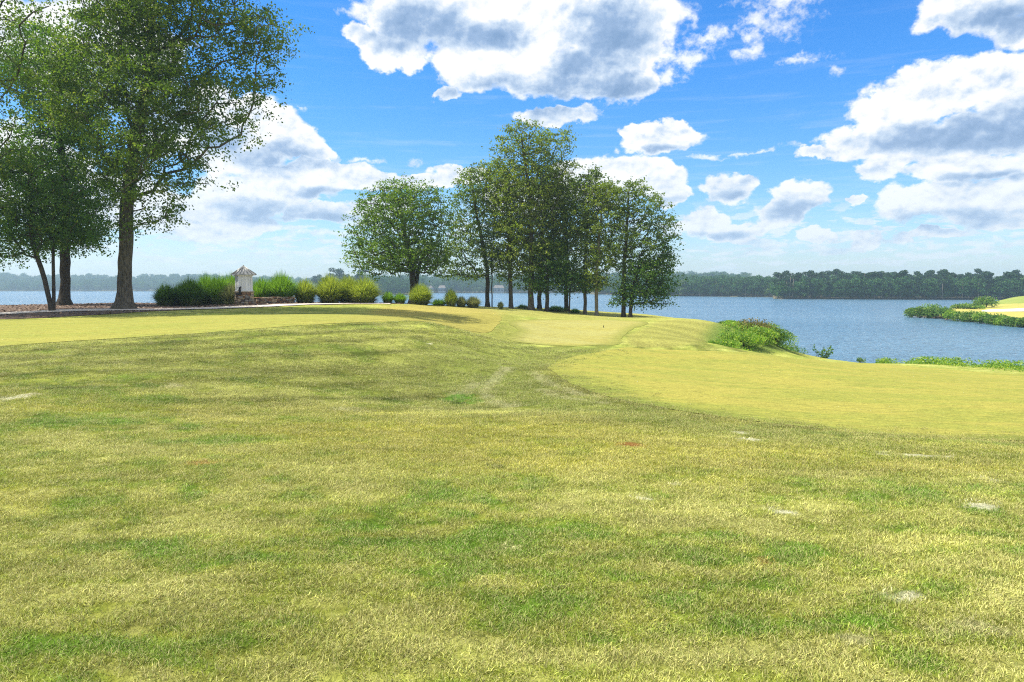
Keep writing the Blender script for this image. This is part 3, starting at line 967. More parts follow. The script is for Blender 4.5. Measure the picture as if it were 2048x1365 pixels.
def skeleton(root_pts, root_r, attractors, seglen, g, up_bias=.6, tip=.018, expo=2.35):
    """nodes grown from the trunk to every attractor. returns pos, parent, radius, list of chains"""
    pos = [np.array(p, float) for p in root_pts]
    par = [-1] + list(range(len(root_pts) - 1))
    trunk_n = len(root_pts)
    trunk = np.array(root_pts)
    dmin = np.min(np.linalg.norm(attractors[:, None] - trunk[None], axis=2), axis=1)
    order = np.argsort(dmin)
    arr = np.array(pos)
    frozen0 = max(1, int(trunk_n * .25))
    for ai in order:
        p = attractors[ai]
        A = np.array(pos)
        dv_ = p - A
        d = np.linalg.norm(dv_, axis=1)
        cost = d * (1 + up_bias * np.clip(-dv_[:, 2] / (d + 1e-6) + .15, 0, 1.2))
        cost[:frozen0] += 50
        cost[trunk_n:] += .25
        i = int(np.argmin(cost))
        n = max(1, int(round(d[i] / seglen)))
        start = A[i]
        # leave the parent sideways and bend upward
        bow = g.normal(0, .09 * d[i], 3); bow[2] = abs(bow[2]) * -.6
        last = i
        for k_ in range(1, n + 1):
            t = k_ / n
            q = start + (p - start) * t + bow * math.sin(math.pi * t)
            if k_ < n: q = q + g.normal(0, .035 * seglen, 3)
            pos.append(q); par.append(last); last = len(pos) - 1
    pos = np.array(pos)
    rad = np.zeros(len(pos))
    acc = np.zeros(len(pos))
    kids = [[] for _ in pos]
    for i in range(len(pos) - 1, 0, -1):
        if acc[i] == 0: acc[i] = tip ** expo
        acc[par[i]] += acc[i] + (tip * .25) ** expo
        kids[par[i]].append(i)
    rad = acc ** (1 / expo)
    sc = root_r / rad[0]
    wgt = np.clip((rad - tip) / (rad[0] - tip + 1e-9), 0, 1)
    rad = rad * (1 + (sc - 1) * wgt ** .5)
    # keep the trunk full up to the first limbs
    chains = []
    stack = [(0, -1)]
    while stack:
        i, pr = stack.pop()
        ch = [pr, i] if pr >= 0 else [i]
        while kids[i]:
            ks = kids[i]
            if i < trunk_n - 1 and (i + 1) in ks: mk = i + 1
            else: mk = max(ks, key=lambda q: rad[q])
            for q in ks:
                if q != mk: stack.append((q, i))
            i = mk
            ch.append(i)
        chains.append(ch)
    return pos, par, rad, chains, trunk_n


def grow_tree(name, label, cat_group, base_uvD, trunk_path, r0, crown, n_attr, leaf_n, leaf_size, leafmat, barkmat,
              seed=1, flare=1.9, sep_m=.9, twig=.75, extra_stems=None, limb_min=.10, up=.45, seglen=.7, thin=0.):
    g = np.random.default_rng(seed)
    u0, v0, D = base_uvD
    b = P(u0, v0, D)
    b[2] = float(ground_z(b[0], b[1])) - .12
    m_px = D / F                                    # metres per photograph pixel at this distance
    root = empty(name, tuple(b), label, 'tree', cat_group)
    tp = [b + np.array([0, 0, 0])]
    prev = b
    for (u, v, dd) in trunk_path:
        q = P(u, v, D + dd)
        tp.append(q)
    tp = np.array(tp)
    # resample the trunk line smoothly
    dd_ = np.concatenate([[0], np.cumsum(np.linalg.norm(np.diff(tp, axis=0), axis=1))])
    nt = max(6, int(dd_[-1] / .55))
    tt = np.linspace(0, dd_[-1], nt)
    tr = np.column_stack([np.interp(tt, dd_, tp[:, k_]) for k_ in range(3)])
    for _ in range(3):
        tr[1:-1] = tr[1:-1] * .5 + (tr[:-2] + tr[2:]) * .25
    tr[2:] += g.normal(0, .02, tr[2:].shape)
    # attractors inside the crown's lobes
    vol = np.array([c[2] * c[3] * (c[5] if len(c) > 5 else c[2] * m_px * .8) for c in crown])
    vol = vol ** .8
    pts_ = []
    tries = 0
    while len(pts_) < n_attr and tries < n_attr * 60:
        tries += 1
        c = crown[g.choice(len(crown), p=vol / vol.sum())]
        d = g.normal(size=3); d /= np.linalg.norm(d)
        rr = g.random() ** (1 / 2.6)
        cu, cv = c[0] + c[2] * d[0] * rr, c[1] + c[3] * d[2] * rr * -1
        rd = c[5] if len(c) > 5 else c[2] * m_px * .8
        dd0 = c[4] if len(c) > 4 else 0
        q = P(cu, cv, D + dd0 + rd * d[1] * rr)
        gz = float(b[2]) + 1.0
        if q[2] < gz + .3: continue
        if pts_ and np.min(np.sum((np.array(pts_) - q) ** 2, axis=1)) < sep_m ** 2 * (1 if tries < n_attr * 30 else .4): continue
        pts_.append(q)
    att = np.array(pts_)
    pos, par, rad, chains, tn = skeleton(tr, r0, att, seglen, g, tip=.024 if D < 50 else .022)
    loc = b
    # trunk
    hgt = tr[:, 2] - b[2]
    tch = chains[0]
    tpz = pos[tch]; trd = rad[tch].copy()
    hz = tpz[:, 2] - b[2]
    trd = trd * (1 + (flare - 1) * np.exp(-np.clip(hz, 0, 50) / (r0 * 1.3)))
    sides = 14 if r0 > .3 else 9
    ang = np.arange(sides)
    wob = 1 + (g.random((len(tch), sides)) - .5) * .07
    rootlobe = 1 + .16 * np.sin(ang / sides * 2 * np.pi * 5 + seed)[None] * np.exp(-np.clip(hz, 0, 50) / (r0 * 1.5))[:, None]
    v, f = tube_np(tpz - loc, trd, sides, 0, wob * rootlobe)
    link('trunk', mesh_np('trunk', v, f, True), barkmat, root)
    # limbs
    vs, fs, o = [], [], 0
    bigs = 0
    for ch in chains[1:]:
        r_ = rad[ch].copy()
        r_[0] = min(r_[0], r_[1] * 1.15)
        if len(ch) < 2: continue
        sd = 7 if r_[1] > .05 else (5 if r_[1] > .03 else 4)
        v, f = tube_np(pos[ch] - loc, r_, sd)
        if r_[1] > limb_min and ch[0] < tn and bigs < 14:
            link('limb', mesh_np('limb', v, f, True), barkmat, root)
            bigs += 1
        else:
            vs.append(v); fs.append(f + o); o += len(v)
    # twigs and leaves
    per = max(1, int(leaf_n / len(att)))
    nt_ = 7
    ends = att[:, None] + g.normal(size=(len(att), nt_, 3)) * np.array([twig, twig, twig * .62]) * .62
    ctr = att.mean(0)
    E = ends.reshape(-1, 3); A = np.repeat(att, nt_, 0)
    kl = max(1, per // nt_)
    wts = np.repeat(g.uniform(.10, 1.0, len(att)), nt_) * g.uniform(.4, 1.0, len(E))
    off = g.normal(size=(len(E), kl, 3)) * np.array([.25, .25, .14]) * twig
    t_ = g.random((len(E), kl, 1))
    stray = g.random((len(E), kl, 1)) < .22
    ctr_ = np.where(stray, A[:, None] + (E - A)[:, None] * t_, E[:, None])
    Lc = ctr_ + off
    keep_ = g.random((len(E), kl)) < wts[:, None]
    bias = (off / (np.linalg.norm(off, axis=2, keepdims=True) + 1e-6))[keep_]
    crn = np.repeat(g.random(len(E)), kl).reshape(len(E), kl)[keep_]
    Lc = Lc[keep_]
    thin = thin or (.40 if D > 50 else .0)
    sel = g.random(len(Lc)) > thin
    Lc, bias, crn = Lc[sel], bias[sel], crn[sel]
    Lv, Lf, Lr = leaves_mesh(Lc - loc, leaf_size, up, g, bias=bias)
    Lr = Lr * .6 + crn * .4
    if vs:
        link('branches', mesh_np('branches', np.vstack(vs), np.vstack(fs), True), barkmat, root)
    link('crown', mesh_np('crown', Lv, Lf, False, {'rnd': ('FACE', Lr)}), leafmat, root)
    for (stem, rs) in (extra_stems or []):
        q = np.array([P(*p) for p in stem]); q[0][2] = float(ground_z(q[0][0], q[0][1])) - .1
        dd_ = np.concatenate([[0], np.cumsum(np.linalg.norm(np.diff(q, axis=0), axis=1))])
        tt = np.linspace(0, dd_[-1], 14)
        q = np.column_stack([np.interp(tt, dd_, q[:, k_]) for k_ in range(3)])
        for _ in range(2): q[1:-1] = q[1:-1] * .5 + (q[:-2] + q[2:]) * .25
        v, f = tube_np(q - loc, np.linspace(rs, rs * .6, 14), 9)
        link('trunk', mesh_np('trunk', v, f, True), barkmat, root)
    return root


GL = 'shade trees on the mulch bed at the left'
grow_tree('oak_tree', 'huge oak with thick flared trunk, nearest the stone well house', GL, (249, 619, 41),
          [(249, 560, 0), (252, 480, 0), (256, 380, 0), (268, 290, 0), (288, 200, .3), (305, 120, .3), (300, 40, .2), (290, -60, 0), (280, -140, 0)], .37,
          [(300, -70, 210, 90), (445, 50, 112, 60), (520, 100, 48, 42), (548, 160, 20, 26), (410, 165, 110, 50), (480, 225, 44, 40), (465, 285, 28, 34), (330, 245, 110, 66), (385, 310, 50, 34),
           (250, 110, 140, 90), (335, 350, 60, 36), (400, 372, 34, 18), (300, 420, 48, 40), (262, 462, 26, 20, -.3, 1.1), (180, 190, 110, 90), (235, 330, 80, 70), (270, 30, 130, 60),
           (290, 160, 90, 70, -2.2, 2.0), (270, 280, 80, 70, -2.2, 1.8), (262, 370, 46, 46, -1.8, 1.4)],
          600, 270000, .175, M['oak'], M['bark'], 11, 2.1, .8, .95, limb_min=.07)
grow_tree('shade_tree', 'straight single trunked tree between the leaning pair and the oak', GL, (129, 612, 46),
          [(130, 560, 0), (131, 480, 0), (128, 380, 0), (120, 280, 0), (115, 180, 0), (110, 80, 0)], .30,
          [(120, 250, 90, 90), (130, 370, 80, 60), (160, 440, 60, 40), (80, 130, 90, 80), (60, 330, 60, 60), (195, 390, 40, 40), (110, 475, 60, 30)],
          240, 90000, .18, M['oak_b'], M['bark_dark'], 12, 1.9, .9, .95)
grow_tree('twin_trunk_tree', 'small tree with two slim leaning trunks rising from one foot', GL, (104, 622, 39.3),
          [(97, 590, 0), (88, 550, 0), (74, 520, 0), (62, 480, 0), (58, 430, 0), (60, 380, 0)], .125,
          [(70, 440, 90, 50), (30, 480, 60, 36), (150, 455, 70, 40), (110, 400, 90, 50), (20, 420, 60, 60), (185, 480, 30, 20), (60, 350, 90, 60), (10, 505, 30, 16)],
          220, 80000, .15, M['oak_b'], M['bark_dark'], 13, 1.4, .75, .8,
          extra_stems=[([(107, 622, 39.35), (108, 590, 39.4), (107, 555, 39.4), (106, 510, 39.4), (108, 450, 39.5), (112, 400, 39.5)], .10)])
grow_tree('oak_tree', 'big leafy tree whose limbs reach in over the top left corner', GL, (-150, 630, 37),
          [(-148, 560, 0), (-140, 400, 0), (-130, 250, 0), (-120, 100, 0), (-120, -50, 0)], .36,
          [(-60, 100, 120, 120), (0, 60, 70, 60), (10, 190, 70, 60), (-80, 280, 110, 90), (0, 300, 60, 70), (-150, 0, 150, 120), (60, 20, 70, 40), (-200, 250, 130, 110), (-30, 400, 60, 50), (-330, 160, 130, 130), (-330, 330, 120, 80)],  # leftmost lobes lie out of view, added to shade the mulch bed
          260, 80000, .17, M['oak'], M['bark_dark'], 14, 1.9, .9, .95)

GM = 'lakeside trees in the middle group'
grow_tree('maple_tree', 'broad dome-shaped tree at the left end of the lakeside group', GM, (824, 604, 60),
          [(826, 580, 0), (826, 545, 0), (822, 520, 0), (812, 480, 0), (802, 440, 0), (798, 400, 0)], 0.264,
          [(795, 440, 85, 78), (740, 480, 48, 62), (850, 440, 50, 74), (800, 505, 104, 40), (800, 390, 62, 32), (870, 490, 34, 56), (755, 540, 34, 14), (715, 500, 22, 40), (845, 535, 40, 16)],
          572, 117800, 0.200, M['maple'], M['bark_dark'], 21, 1.6, 1.0, .66,
          extra_stems=[([(830, 604, 60.2), (832, 570, 60.2), (838, 535, 60.3), (850, 500, 60.4)], .2)])
grow_tree('sweetgum_tree', 'dark-trunked tree with low forked limbs right of the dome-shaped tree', GM, (975, 615, 64),
          [(975, 580, 0), (976, 548, 0), (968, 500, 0), (955, 440, 0), (945, 380, 0), (940, 345, 0)], 0.192,
          [(950, 385, 44, 50), (925, 420, 28, 44), (935, 480, 48, 50), (965, 440, 40, 60), (900, 525, 42, 32), (960, 350, 28, 24), (990, 520, 34, 30), (940, 548, 46, 12)],
          363, 64600, 0.200, M['gum_b'], M['bark_dark'], 22, 1.5, 1.0, .66)
grow_tree('sapling', 'pencil-thin sapling beside the dark forked-limb tree', GM, (984, 616, 63.4), [(984, 590, 0), (984, 560, 0), (983, 525, 0), (984, 495, 0)], 0.056,
          [(985, 515, 16, 20, 0, .8), (982, 490, 14, 18, 0, .8)], 26, 2850, 0.163, M['gum_b'], M['bark_dark'], 23, 1.2, .4, .5)
grow_tree('sweetgum_tree', 'slim grey straight trunk just left of the tallest tree', GM, (1022, 617, 63.5),
          [(1021, 580, 0), (1020, 520, 0), (1018, 450, 0), (1012, 380, 0), (1008, 330, 0)], 0.192,
          [(1005, 390, 44, 56), (1020, 460, 42, 50), (990, 350, 30, 30), (1005, 510, 40, 30), (1015, 545, 28, 14)], 275, 57000, 0.200, M['gum'], M['bark'], 24, 1.5, 1.0, .66)
grow_tree('tall_tree', 'tallest tree of the lakeside group, its crown standing above all the others', GM, (1062, 620, 62.5),
          [(1062, 580, 0), (1063, 520, 0), (1062, 440, 0), (1058, 370, 0), (1048, 310, 0), (1042, 270, 0)], 0.248,
          [(1050, 268, 40, 22), (1030, 300, 38, 40), (1075, 300, 44, 40), (1115, 290, 32, 30), (1130, 330, 22, 24), (1060, 360, 66, 50), (1045, 430, 60, 50), (1085, 430, 50, 60), (1065, 500, 60, 46), (1020, 330, 36, 30)],
          572, 117800, 0.200, M['gum'], M['bark'], 25, 1.7, 1.0, .66)
grow_tree('sweetgum_tree', 'thick grey trunk close on the right of the tallest tree', GM, (1079, 621, 64.5),
          [(1079, 580, 0), (1080, 520, 0), (1086, 440, 0), (1092, 380, 0)], 0.192,
          [(1100, 400, 44, 50), (1095, 470, 46, 46), (1090, 530, 36, 26), (1060, 560, 30, 26)], 220, 41800, 0.200, M['gum_b'], M['bark'], 26, 1.5, 1.0, .66)
grow_tree('laurel_tree', 'short dark trunk under a low dense crown right of the tallest tree', GM, (1094, 624, 62),
          [(1094, 590, 0), (1095, 560, 0), (1098, 530, 0), (1100, 500, 0)], 0.168,
          [(1100, 530, 38, 34), (1085, 560, 30, 26), (1120, 556, 30, 22), (1095, 500, 30, 24)], 165, 32300, 0.178, M['oak_b'], M['bark_dark'], 27, 1.4, .7, .65)
grow_tree('sweetgum_tree', 'straight dark trunk halfway between the tallest tree and the far right pair', GM, (1133, 622, 64),
          [(1133, 580, 0), (1133, 520, 0), (1132, 460, 0), (1128, 400, 0), (1125, 360, 0)], 0.192,
          [(1125, 390, 44, 46), (1140, 450, 44, 50), (1125, 505, 44, 36), (1140, 545, 34, 18), (1110, 355, 30, 24)], 286, 53200, 0.200, M['gum'], M['bark_dark'], 28, 1.5, 1.0, .66)
grow_tree('laurel_tree', 'low bushy sapling with a wire-thin dark stem', GM, (1139, 625, 61.5), [(1139, 600, 0), (1140, 575, 0), (1143, 555, 0), (1145, 540, 0)], 0.064,
          [(1150, 560, 34, 22), (1130, 572, 28, 14), (1165, 575, 26, 12)], 66, 12350, 0.163, M['oak_b'], M['bark_dark'], 29, 1.2, .55, .6)
grow_tree('sweetgum_tree', 'left one of two slender trunks with tall crowns before the right pair', GM, (1170, 628, 62),
          [(1170, 590, 0), (1171, 530, 0), (1174, 460, 0), (1178, 400, 0), (1180, 365, 0)], 0.152,
          [(1180, 385, 36, 38), (1165, 440, 34, 50), (1185, 350, 20, 12), (1170, 500, 34, 38), (1172, 555, 26, 24)], 242, 45600, 0.200, M['gum_b'], M['bark'], 30, 1.4, 1.0, .66)
grow_tree('sweetgum_tree', 'pale slender trunk, second before the right pair, standing in mulch', GM, (1193, 631, 61),
          [(1193, 590, 0), (1194, 530, 0), (1200, 460, 0), (1206, 400, 0)], 0.152,
          [(1210, 400, 36, 34), (1205, 450, 32, 44), (1205, 510, 34, 32), (1195, 560, 28, 18), (1222, 440, 22, 30)], 209, 38000, 0.200, M['gum'], M['bark_pale'], 31, 1.4, 1.0, .66)
grow_tree('lakeside_oak', 'taller tree of the far right pair with an open upper crown', GM, (1247, 635, 60.5),
          [(1247, 590, 0), (1248, 540, 0), (1252, 480, 0), (1256, 420, 0), (1258, 375, 0)], 0.184,
          [(1262, 385, 32, 26), (1290, 420, 40, 34), (1240, 440, 28, 36), (1320, 460, 34, 44), (1270, 480, 50, 36), (1315, 510, 36, 30), (1240, 520, 24, 24)], 330, 51300, 0.192, M['gum_b'], M['bark_dark'], 32, 1.4, 1.0, .66)
grow_tree('lakeside_oak', 'short drooping tree of the far right pair, branches nearly touching the water', GM, (1261, 636, 60),
          [(1261, 610, 0), (1264, 580, 0), (1272, 550, 0), (1280, 520, 0)], 0.152,
          [(1290, 545, 46, 34), (1270, 580, 36, 20), (1310, 580, 34, 26), (1240, 605, 22, 10), (1330, 560, 22, 40), (1320, 612, 24, 12), (1285, 610, 28, 10), (1335, 510, 18, 30)], 253, 41800, 0.185, M['oak_b'], M['bark_dark'], 33, 1.3, .65, .65)

# ------------------------------------------------------------------ ornamental grasses and shrubs
M['misc_dark'] = blade_material('dark_fountain_grass', (.07, .18, .016), (.20, .36, .035), .3)
M['misc_green'] = blade_material('green_fountain_grass', (.09, .24, .012), (.27, .48, .03), .42)
M['misc_yellow'] = blade_material('zebra_grass', (.16, .29, .016), (.48, .55, .06), .42)
M['misc_straw'] = blade_material('pale_fountain_grass', (.16, .20, .05), (.38, .40, .14), .35, deadness=.5)


def grass_clump(name, label, group, u, v, D, hpx, wpx, n, mat, seed=0, wide=.011, droop=1.0):
    g = np.random.default_rng(500 + seed)
    m_px = D / F
    b = P(u, v, D); b[2] = float(ground_z(b[0], b[1])) - .03
    H, Wd = hpx * m_px * 1.02, wpx * m_px * .62
    n = int(n * 1.35)
    root = empty(name, tuple(b), label, 'grass clump', group)
    rad = np.sqrt(g.random(n)) * Wd * .42
    th = g.random(n) * 6.283
    base = np.column_stack([rad * np.cos(th), rad * np.sin(th), np.zeros(n)])
    az_ = th + g.normal(0, .7, n)
    hh = H * (1.12 - .42 * (rad / (Wd * .42)) ** 1.5 * droop) * g.uniform(.72, 1.06, n)
    out = (Wd * 1.0 - rad * .4) * g.random(n) ** .8 * (.35 + .75 * rad / (Wd * .42))
    wd = np.full(n, max(wide, m_px * 1.15)) * g.uniform(.7, 1.2, n)
    v_, f_, per, hg = ribbons(base, az_, hh * 1.12, out * 1.12, wd, 5, 1.7, g.normal(0, .8, n), arch=.52 if mat in (M['misc_yellow'], M['misc_dark']) else .30)
    o = link('blades', mesh_np('blades', v_, f_, False, {'rnd': ('POINT', np.repeat(g.random(n), per)), 'hgt': ('POINT', hg)}), mat, root)
    # withered leaves round the foot
    m2 = n // 7
    th = g.random(m2) * 6.283
    base = np.column_stack([np.cos(th), np.sin(th), np.zeros(m2)]) * (Wd * .4) * g.random(m2)[:, None] ** .5
    base[:, 2] = 0
    v_, f_, per, hg = ribbons(base, th, H * .42 * g.uniform(.4, 1, m2), Wd * .8 * g.uniform(.5, 1, m2), wd[:m2], 3, 1.3, g.normal(0, .8, m2))
    link('dry_leaves', mesh_np('dry_leaves', v_, f_, False, {'rnd': ('POINT', np.repeat(g.random(m2), per)), 'hgt': ('POINT', hg)}), M['misc_straw'], root)
    return root


GG = 'ornamental grass clumps behind the path'
CL = [(332, 612, 47, 40, 44, 1900, 'misc_dark', 'dark weeping grass clump at the left end of the row, beside the water'),
      (358, 611, 48, 40, 40, 900, 'misc_dark', 'low dull grass clump wedged between the two dark weeping clumps'),
      (381, 612, 47.3, 50, 54, 2300, 'misc_dark', 'largest dark weeping grass clump left of the well house'),
      (414, 611, 49, 54, 46, 1500, 'misc_green', 'bright upright grass clump touching the largest dark clump'),
      (440, 610, 48.6, 52, 46, 1500, 'misc_green', 'feathery bright grass clump a step left of the well house'),
      (462, 609, 47.8, 38, 34, 900, 'misc_straw', 'pale drooping grass at the left foot of the well house'),
      (466, 607, 50, 54, 40, 1200, 'misc_green', 'bright grass clump partly hidden behind the well house'),
      (524, 604, 50.5, 46, 44, 1300, 'misc_green', 'soft green grass clump right of the well house behind the low wall'),
      (563, 604, 51, 54, 56, 2200, 'misc_green', 'tall spiky grass clump rising above the low stone wall'),
      (610, 606, 52, 44, 48, 1700, 'misc_yellow', 'yellow-green grass clump at the right end of the stone wall'),
      (660, 606, 52.4, 52, 58, 2300, 'misc_yellow', 'rounded yellow-tipped clump, left half of the big mound'),
      (696, 606, 53.5, 50, 50, 1900, 'misc_yellow', 'yellow-tipped clump filling the middle of the big mound'),
      (728, 606, 53, 48, 66, 2300, 'misc_yellow', 'rounded yellow-tipped clump at the right end of the big mound'),
      (776, 608, 54, 22, 24, 600, 'misc_green', 'small tidy green tuft right of the big yellow mound'),
      (800, 609, 54.3, 20, 28, 700, 'misc_green', 'second small green tuft, left of the lone round clump'),
      (842, 611, 54.5, 38, 46, 2000, 'misc_yellow', 'lone round yellow-green clump in front of the dome-shaped tree'),
      (878, 613, 57, 14, 36, 600, 'misc_green', 'flat low patch of bright grass beside the lone round clump'),
      (902, 614, 57, 31, 26, 1000, 'misc_yellow', 'narrow upright yellow-green clump in front of the lake'),
      (923, 614, 57.4, 20, 22, 600, 'misc_straw', 'scruffy knee-high tuft right of the narrow clump'),
      (946, 615, 57.6, 22, 30, 800, 'misc_straw', 'straw-tipped tuft nearest the dark-trunked tree'),
      (1001, 617, 61, 14, 12, 250, 'misc_straw', 'tiny pale tuft between the sapling and the grey trunk'),
      (1112, 622, 63, 12, 46, 700, 'misc_green', 'low green grass around the trunks right of the tallest tree'),
      (1150, 625, 62.5, 9, 24, 350, 'misc_green', 'low green grass at the foot of the wire-thin sapling'),
      (1045, 618, 65, 9, 30, 350, 'misc_dark', 'dark low weeds behind the tallest tree trunk')]
for i, (u, v, D, h, wd, n, mt, lb) in enumerate(CL):
    grass_clump('fountain_grass', lb, GG, u, v, D, h, wd, n, M[mt], i)


def shrub(name, label, group, pos, rx_, rz_, n, size, mat, seed, cat='shrub', stems=6, ry_=None, parent=None):
    g = np.random.default_rng(900 + seed)
    ry_ = ry_ or rx_
    root = empty(name, tuple(pos), label, cat, group)
    nl = 9
    lc = g.normal(size=(nl, 3)); lc /= np.linalg.norm(lc, axis=1)[:, None]
    lc = lc * np.array([rx_ * .5, ry_ * .5, rz_ * .30]); lc[:, 2] = np.abs(lc[:, 2]) + rz_ * .42
    k_ = g.integers(0, nl, n)
    d = g.normal(size=(n, 3)); d /= np.linalg.norm(d, axis=1)[:, None]
    rr = g.random(n) ** .45
    sz = g.uniform(.75, 1.2, nl)[k_]
    c = lc[k_] + d * (rr * sz)[:, None] * np.array([rx_ * .55, ry_ * .55, rz_ * .42])
    c = c[c[:, 2] > -.05]
    v, f, r_ = leaves_mesh(c, size, .6, g, aspect=.55)
    link('foliage', mesh_np('foliage', v, f, False, {'rnd': ('FACE', r_)}), mat, root)
    mb = MB()
    for q in lc[:stems]:
        mb.tube([(0, 0, -.1), tuple(q * .5), tuple(q)], [.03 * rx_ + .008, .02 * rx_ + .006, .006], 5)
    mb.build('stems', M['bark_dark'], root, True)
    return root


# near shrub bank on the point right of the middle green
SB = [(1446, 652, 58, .9, .8, 'shrub', 'small dark shrub at the upper left tip of the shore thicket'),
      (1468, 656, 60, 1.1, .9, 'shrub', 'tall dark green shrub near the top of the thicket'),
      (1484, 660, 58, 1.3, .9, 'shrub_d', 'reddish brown shrub near the top of the thicket'),
      (1462, 668, 55, 1.0, .8, 'bright', 'light green shrub against the mown hillside'),
      (1505, 668, 60, 1.4, 1.0, 'bright', 'bright leafy shrub on the crest of the thicket'),
      (1502, 682, 50, 1.6, 1.3, 'shrub_d', 'brownish shrub in the middle of the thicket'),
      (1526, 672, 60, .9, 1.3, 'shrub', 'upright dark shrub breaking the top line of the thicket'),
      (1530, 690, 52, 1.8, 1.5, 'bright', 'lime green shrub in the heart of the thicket'),
      (1552, 684, 58, 1.9, 1.3, 'bright', 'yellow-green rounded shrub on the lake side of the thicket'),
      (1484, 700, 45, 1.5, 1.1, 'bright', 'bright low shrub at the front left of the thicket'),
      (1516, 706, 47, 1.5, 1.2, 'bright', 'bright low shrub at the front of the thicket edging the mown turf'),
      (1546, 704, 50, 1.5, 1.4, 'shrub', 'darker flecked shrub at the front of the thicket'),
      (1574, 694, 60, 1.7, 1.5, 'shrub', 'dark green shrub leaning out towards the lake'),
      (1556, 712, 51, 1.3, 1.1, 'bright', 'small bright shrub nearest the mown turf corner'),
      (1450, 696, 43, 1.3, .7, 'bright', 'lowest flat shrub spreading over the foot of the hill')]
for i, (u, v, D, r1, r2, mt, lb) in enumerate(SB):
    q = P(u, v, D); q[2] = max(float(ground_z(q[0], q[1])), WATER - .1)
    shrub('shrub', lb, 'shrubs of the shore thicket', q, r1 * 1.05, r2 * .82, 2600, .13, M[mt], i)

n = 26000
x = rng.uniform(12, 26, n); yy = rng.uniform(41, 68, n)
sd = poly_sdf(x, yy, BANK)
z = ground_z(x, yy)
kp = (sd > .1) & (z > WATER - .1)
x, yy, z, sd = x[kp], yy[kp], z[kp], sd[kp]
hgt_ = (.25 + .9 * fbm(x / 1.3, yy / 1.3, 3, 91) * sstep(0, 2.5, sd)) * sstep(42, 50, yy) + .12
c = np.column_stack([x, yy, z + rng.random(len(x)) ** .5 * hgt_])
v, f, r_ = leaves_mesh(c, .15, .8, rng, aspect=.55)
tag(link('undergrowth', mesh_np('undergrowth', v, f, False, {'rnd': ('FACE', r_)}), M['bright']), 'low tangled weeds between the shrubs of the shore thicket', kind='stuff')

# leafy sapling standing in the shallows and small weeds
q = P(1645, 716, 57.5); q[2] = float(ground_z(q[0], q[1]))
q[2] = max(q[2], WATER - .05)
sp = empty('leafy_sapling', tuple(q), 'large-leaved sapling alone at the water edge right of the thicket', 'sapling')
mb = MB(); Ls = []
g = np.random.default_rng(4)
for (dx, dz, bow) in [(-.75, 1.3, -.2), (.55, 1.35, .1), (.15, 1.1, .0), (.8, .95, .2), (-.1, .85, -.1), (.4, .7, .15)]:
    pth = [np.array([dx * t ** 1.3 + bow * math.sin(3 * t), .2 * math.sin(dx * 9) * t, dz * t]) for t in np.linspace(0, 1, 8)]
    mb.tube(pth, np.linspace(.02, .006, 8), 5)
    for t in np.linspace(.25, 1, 34):
        i0 = int(t * 7)
        c = pth[min(i0, 7)] + g.normal(0, .08, 3)
        Ls.append(c)
mb.build('stems', M['bark_dark'], sp, True)
v, f, r_ = leaves_mesh(np.array(Ls), .24, .4, g, aspect=.5)
link('foliage', mesh_np('foliage', v, f, False, {'rnd': ('FACE', r_)}), M['shrub'], sp)
q = P(1722, 722, 52); q[2] = float(ground_z(q[0], q[1]))
shrub('shoreline_weed', 'little leafy weed between the large-leaved sapling and the shore cover', None, q, .45, .55, 260, .11, M['shrub'], 60, 'weed', 3)
for i, (u, v, lb, D) in enumerate([(1935, 733, 'taller leafy weed sticking up from the shoreline cover', 50), (1832, 728, 'small pale weed at the start of the shoreline cover', 51)]):
    q = P(u, v, D); q[2] = float(ground_z(q[0], q[1]))
    shrub('shoreline_weed', lb, None, q, .5, .6, 350, .11, M['bright'], 62 + i, 'weed', 3)

# creeping cover along the near shore (nobody could count it)
n = 16000
u_ = rng.uniform(1755, 2300, n)
t_ = (u_ - 1755) / 300
x = (u_ - 1024) / F
yy = np.interp(u_, [1755, 1850, 2048, 2300], [50.5, 47.5, 43.5, 40]) + rng.normal(0, 1, n) * np.interp(u_, [1755, 1850, 2048], [.35, .9, 1.5])
x = x * yy
z = ground_z(x, yy)
lump = fbm(x / .9, yy / .9, 3, 3)
keep = (z > WATER - .02) & (lump > .38)
x, yy, z, lump = x[keep], yy[keep], z[keep], lump[keep]
c = np.column_stack([x, yy, z + rng.random(len(x)) * .55 * sstep(.38, .7, lump)])
v, f, r_ = leaves_mesh(c, .13, .8, rng, aspect=.55)
tag(link('ground_cover', mesh_np('ground_cover', v, f, False, {'rnd': ('FACE', r_)}), M['bright']),
    'bright creeping plants along the near shoreline', kind='stuff')

# driftwood on the near shore
for i, (u, v, D, L, rz, lb) in enumerate([(1795, 731, 51, 1.3, .2, 'dark driftwood log at the edge of the water beside the first shoreline plants'),
                                          (2020, 738, 50, 2.6, -.2, 'long pale driftwood branch washed up near the picture edge'),
                                          (1880, 733, 50.5, 1.0, .4, 'short stubby driftwood piece halfway along the near shore')]):
    q = P(u, v, D); q[2] = max(float(ground_z(q[0], q[1])), WATER) + .03
    mb = MB()
    k = [np.array([L * (t - .5), .1 * math.sin(t * 5 + i), .04 * math.sin(t * 7)]) for t in np.linspace(0, 1, 8)]
    mb.tube(k, [.03, .06, .07, .07, .06, .05, .04, .02], 7)
    mb.tube([k[4], k[4] + np.array([.3, .25, .12]), k[4] + np.array([.45, .5, .15])], [.035, .025, .01], 5)
    o = mb.build('driftwood', M['drift'], None, True)
    o.location = tuple(q); o.rotation_euler = (0, 0, rz)
    tag(o, lb, 'driftwood', 'driftwood on the near shore')

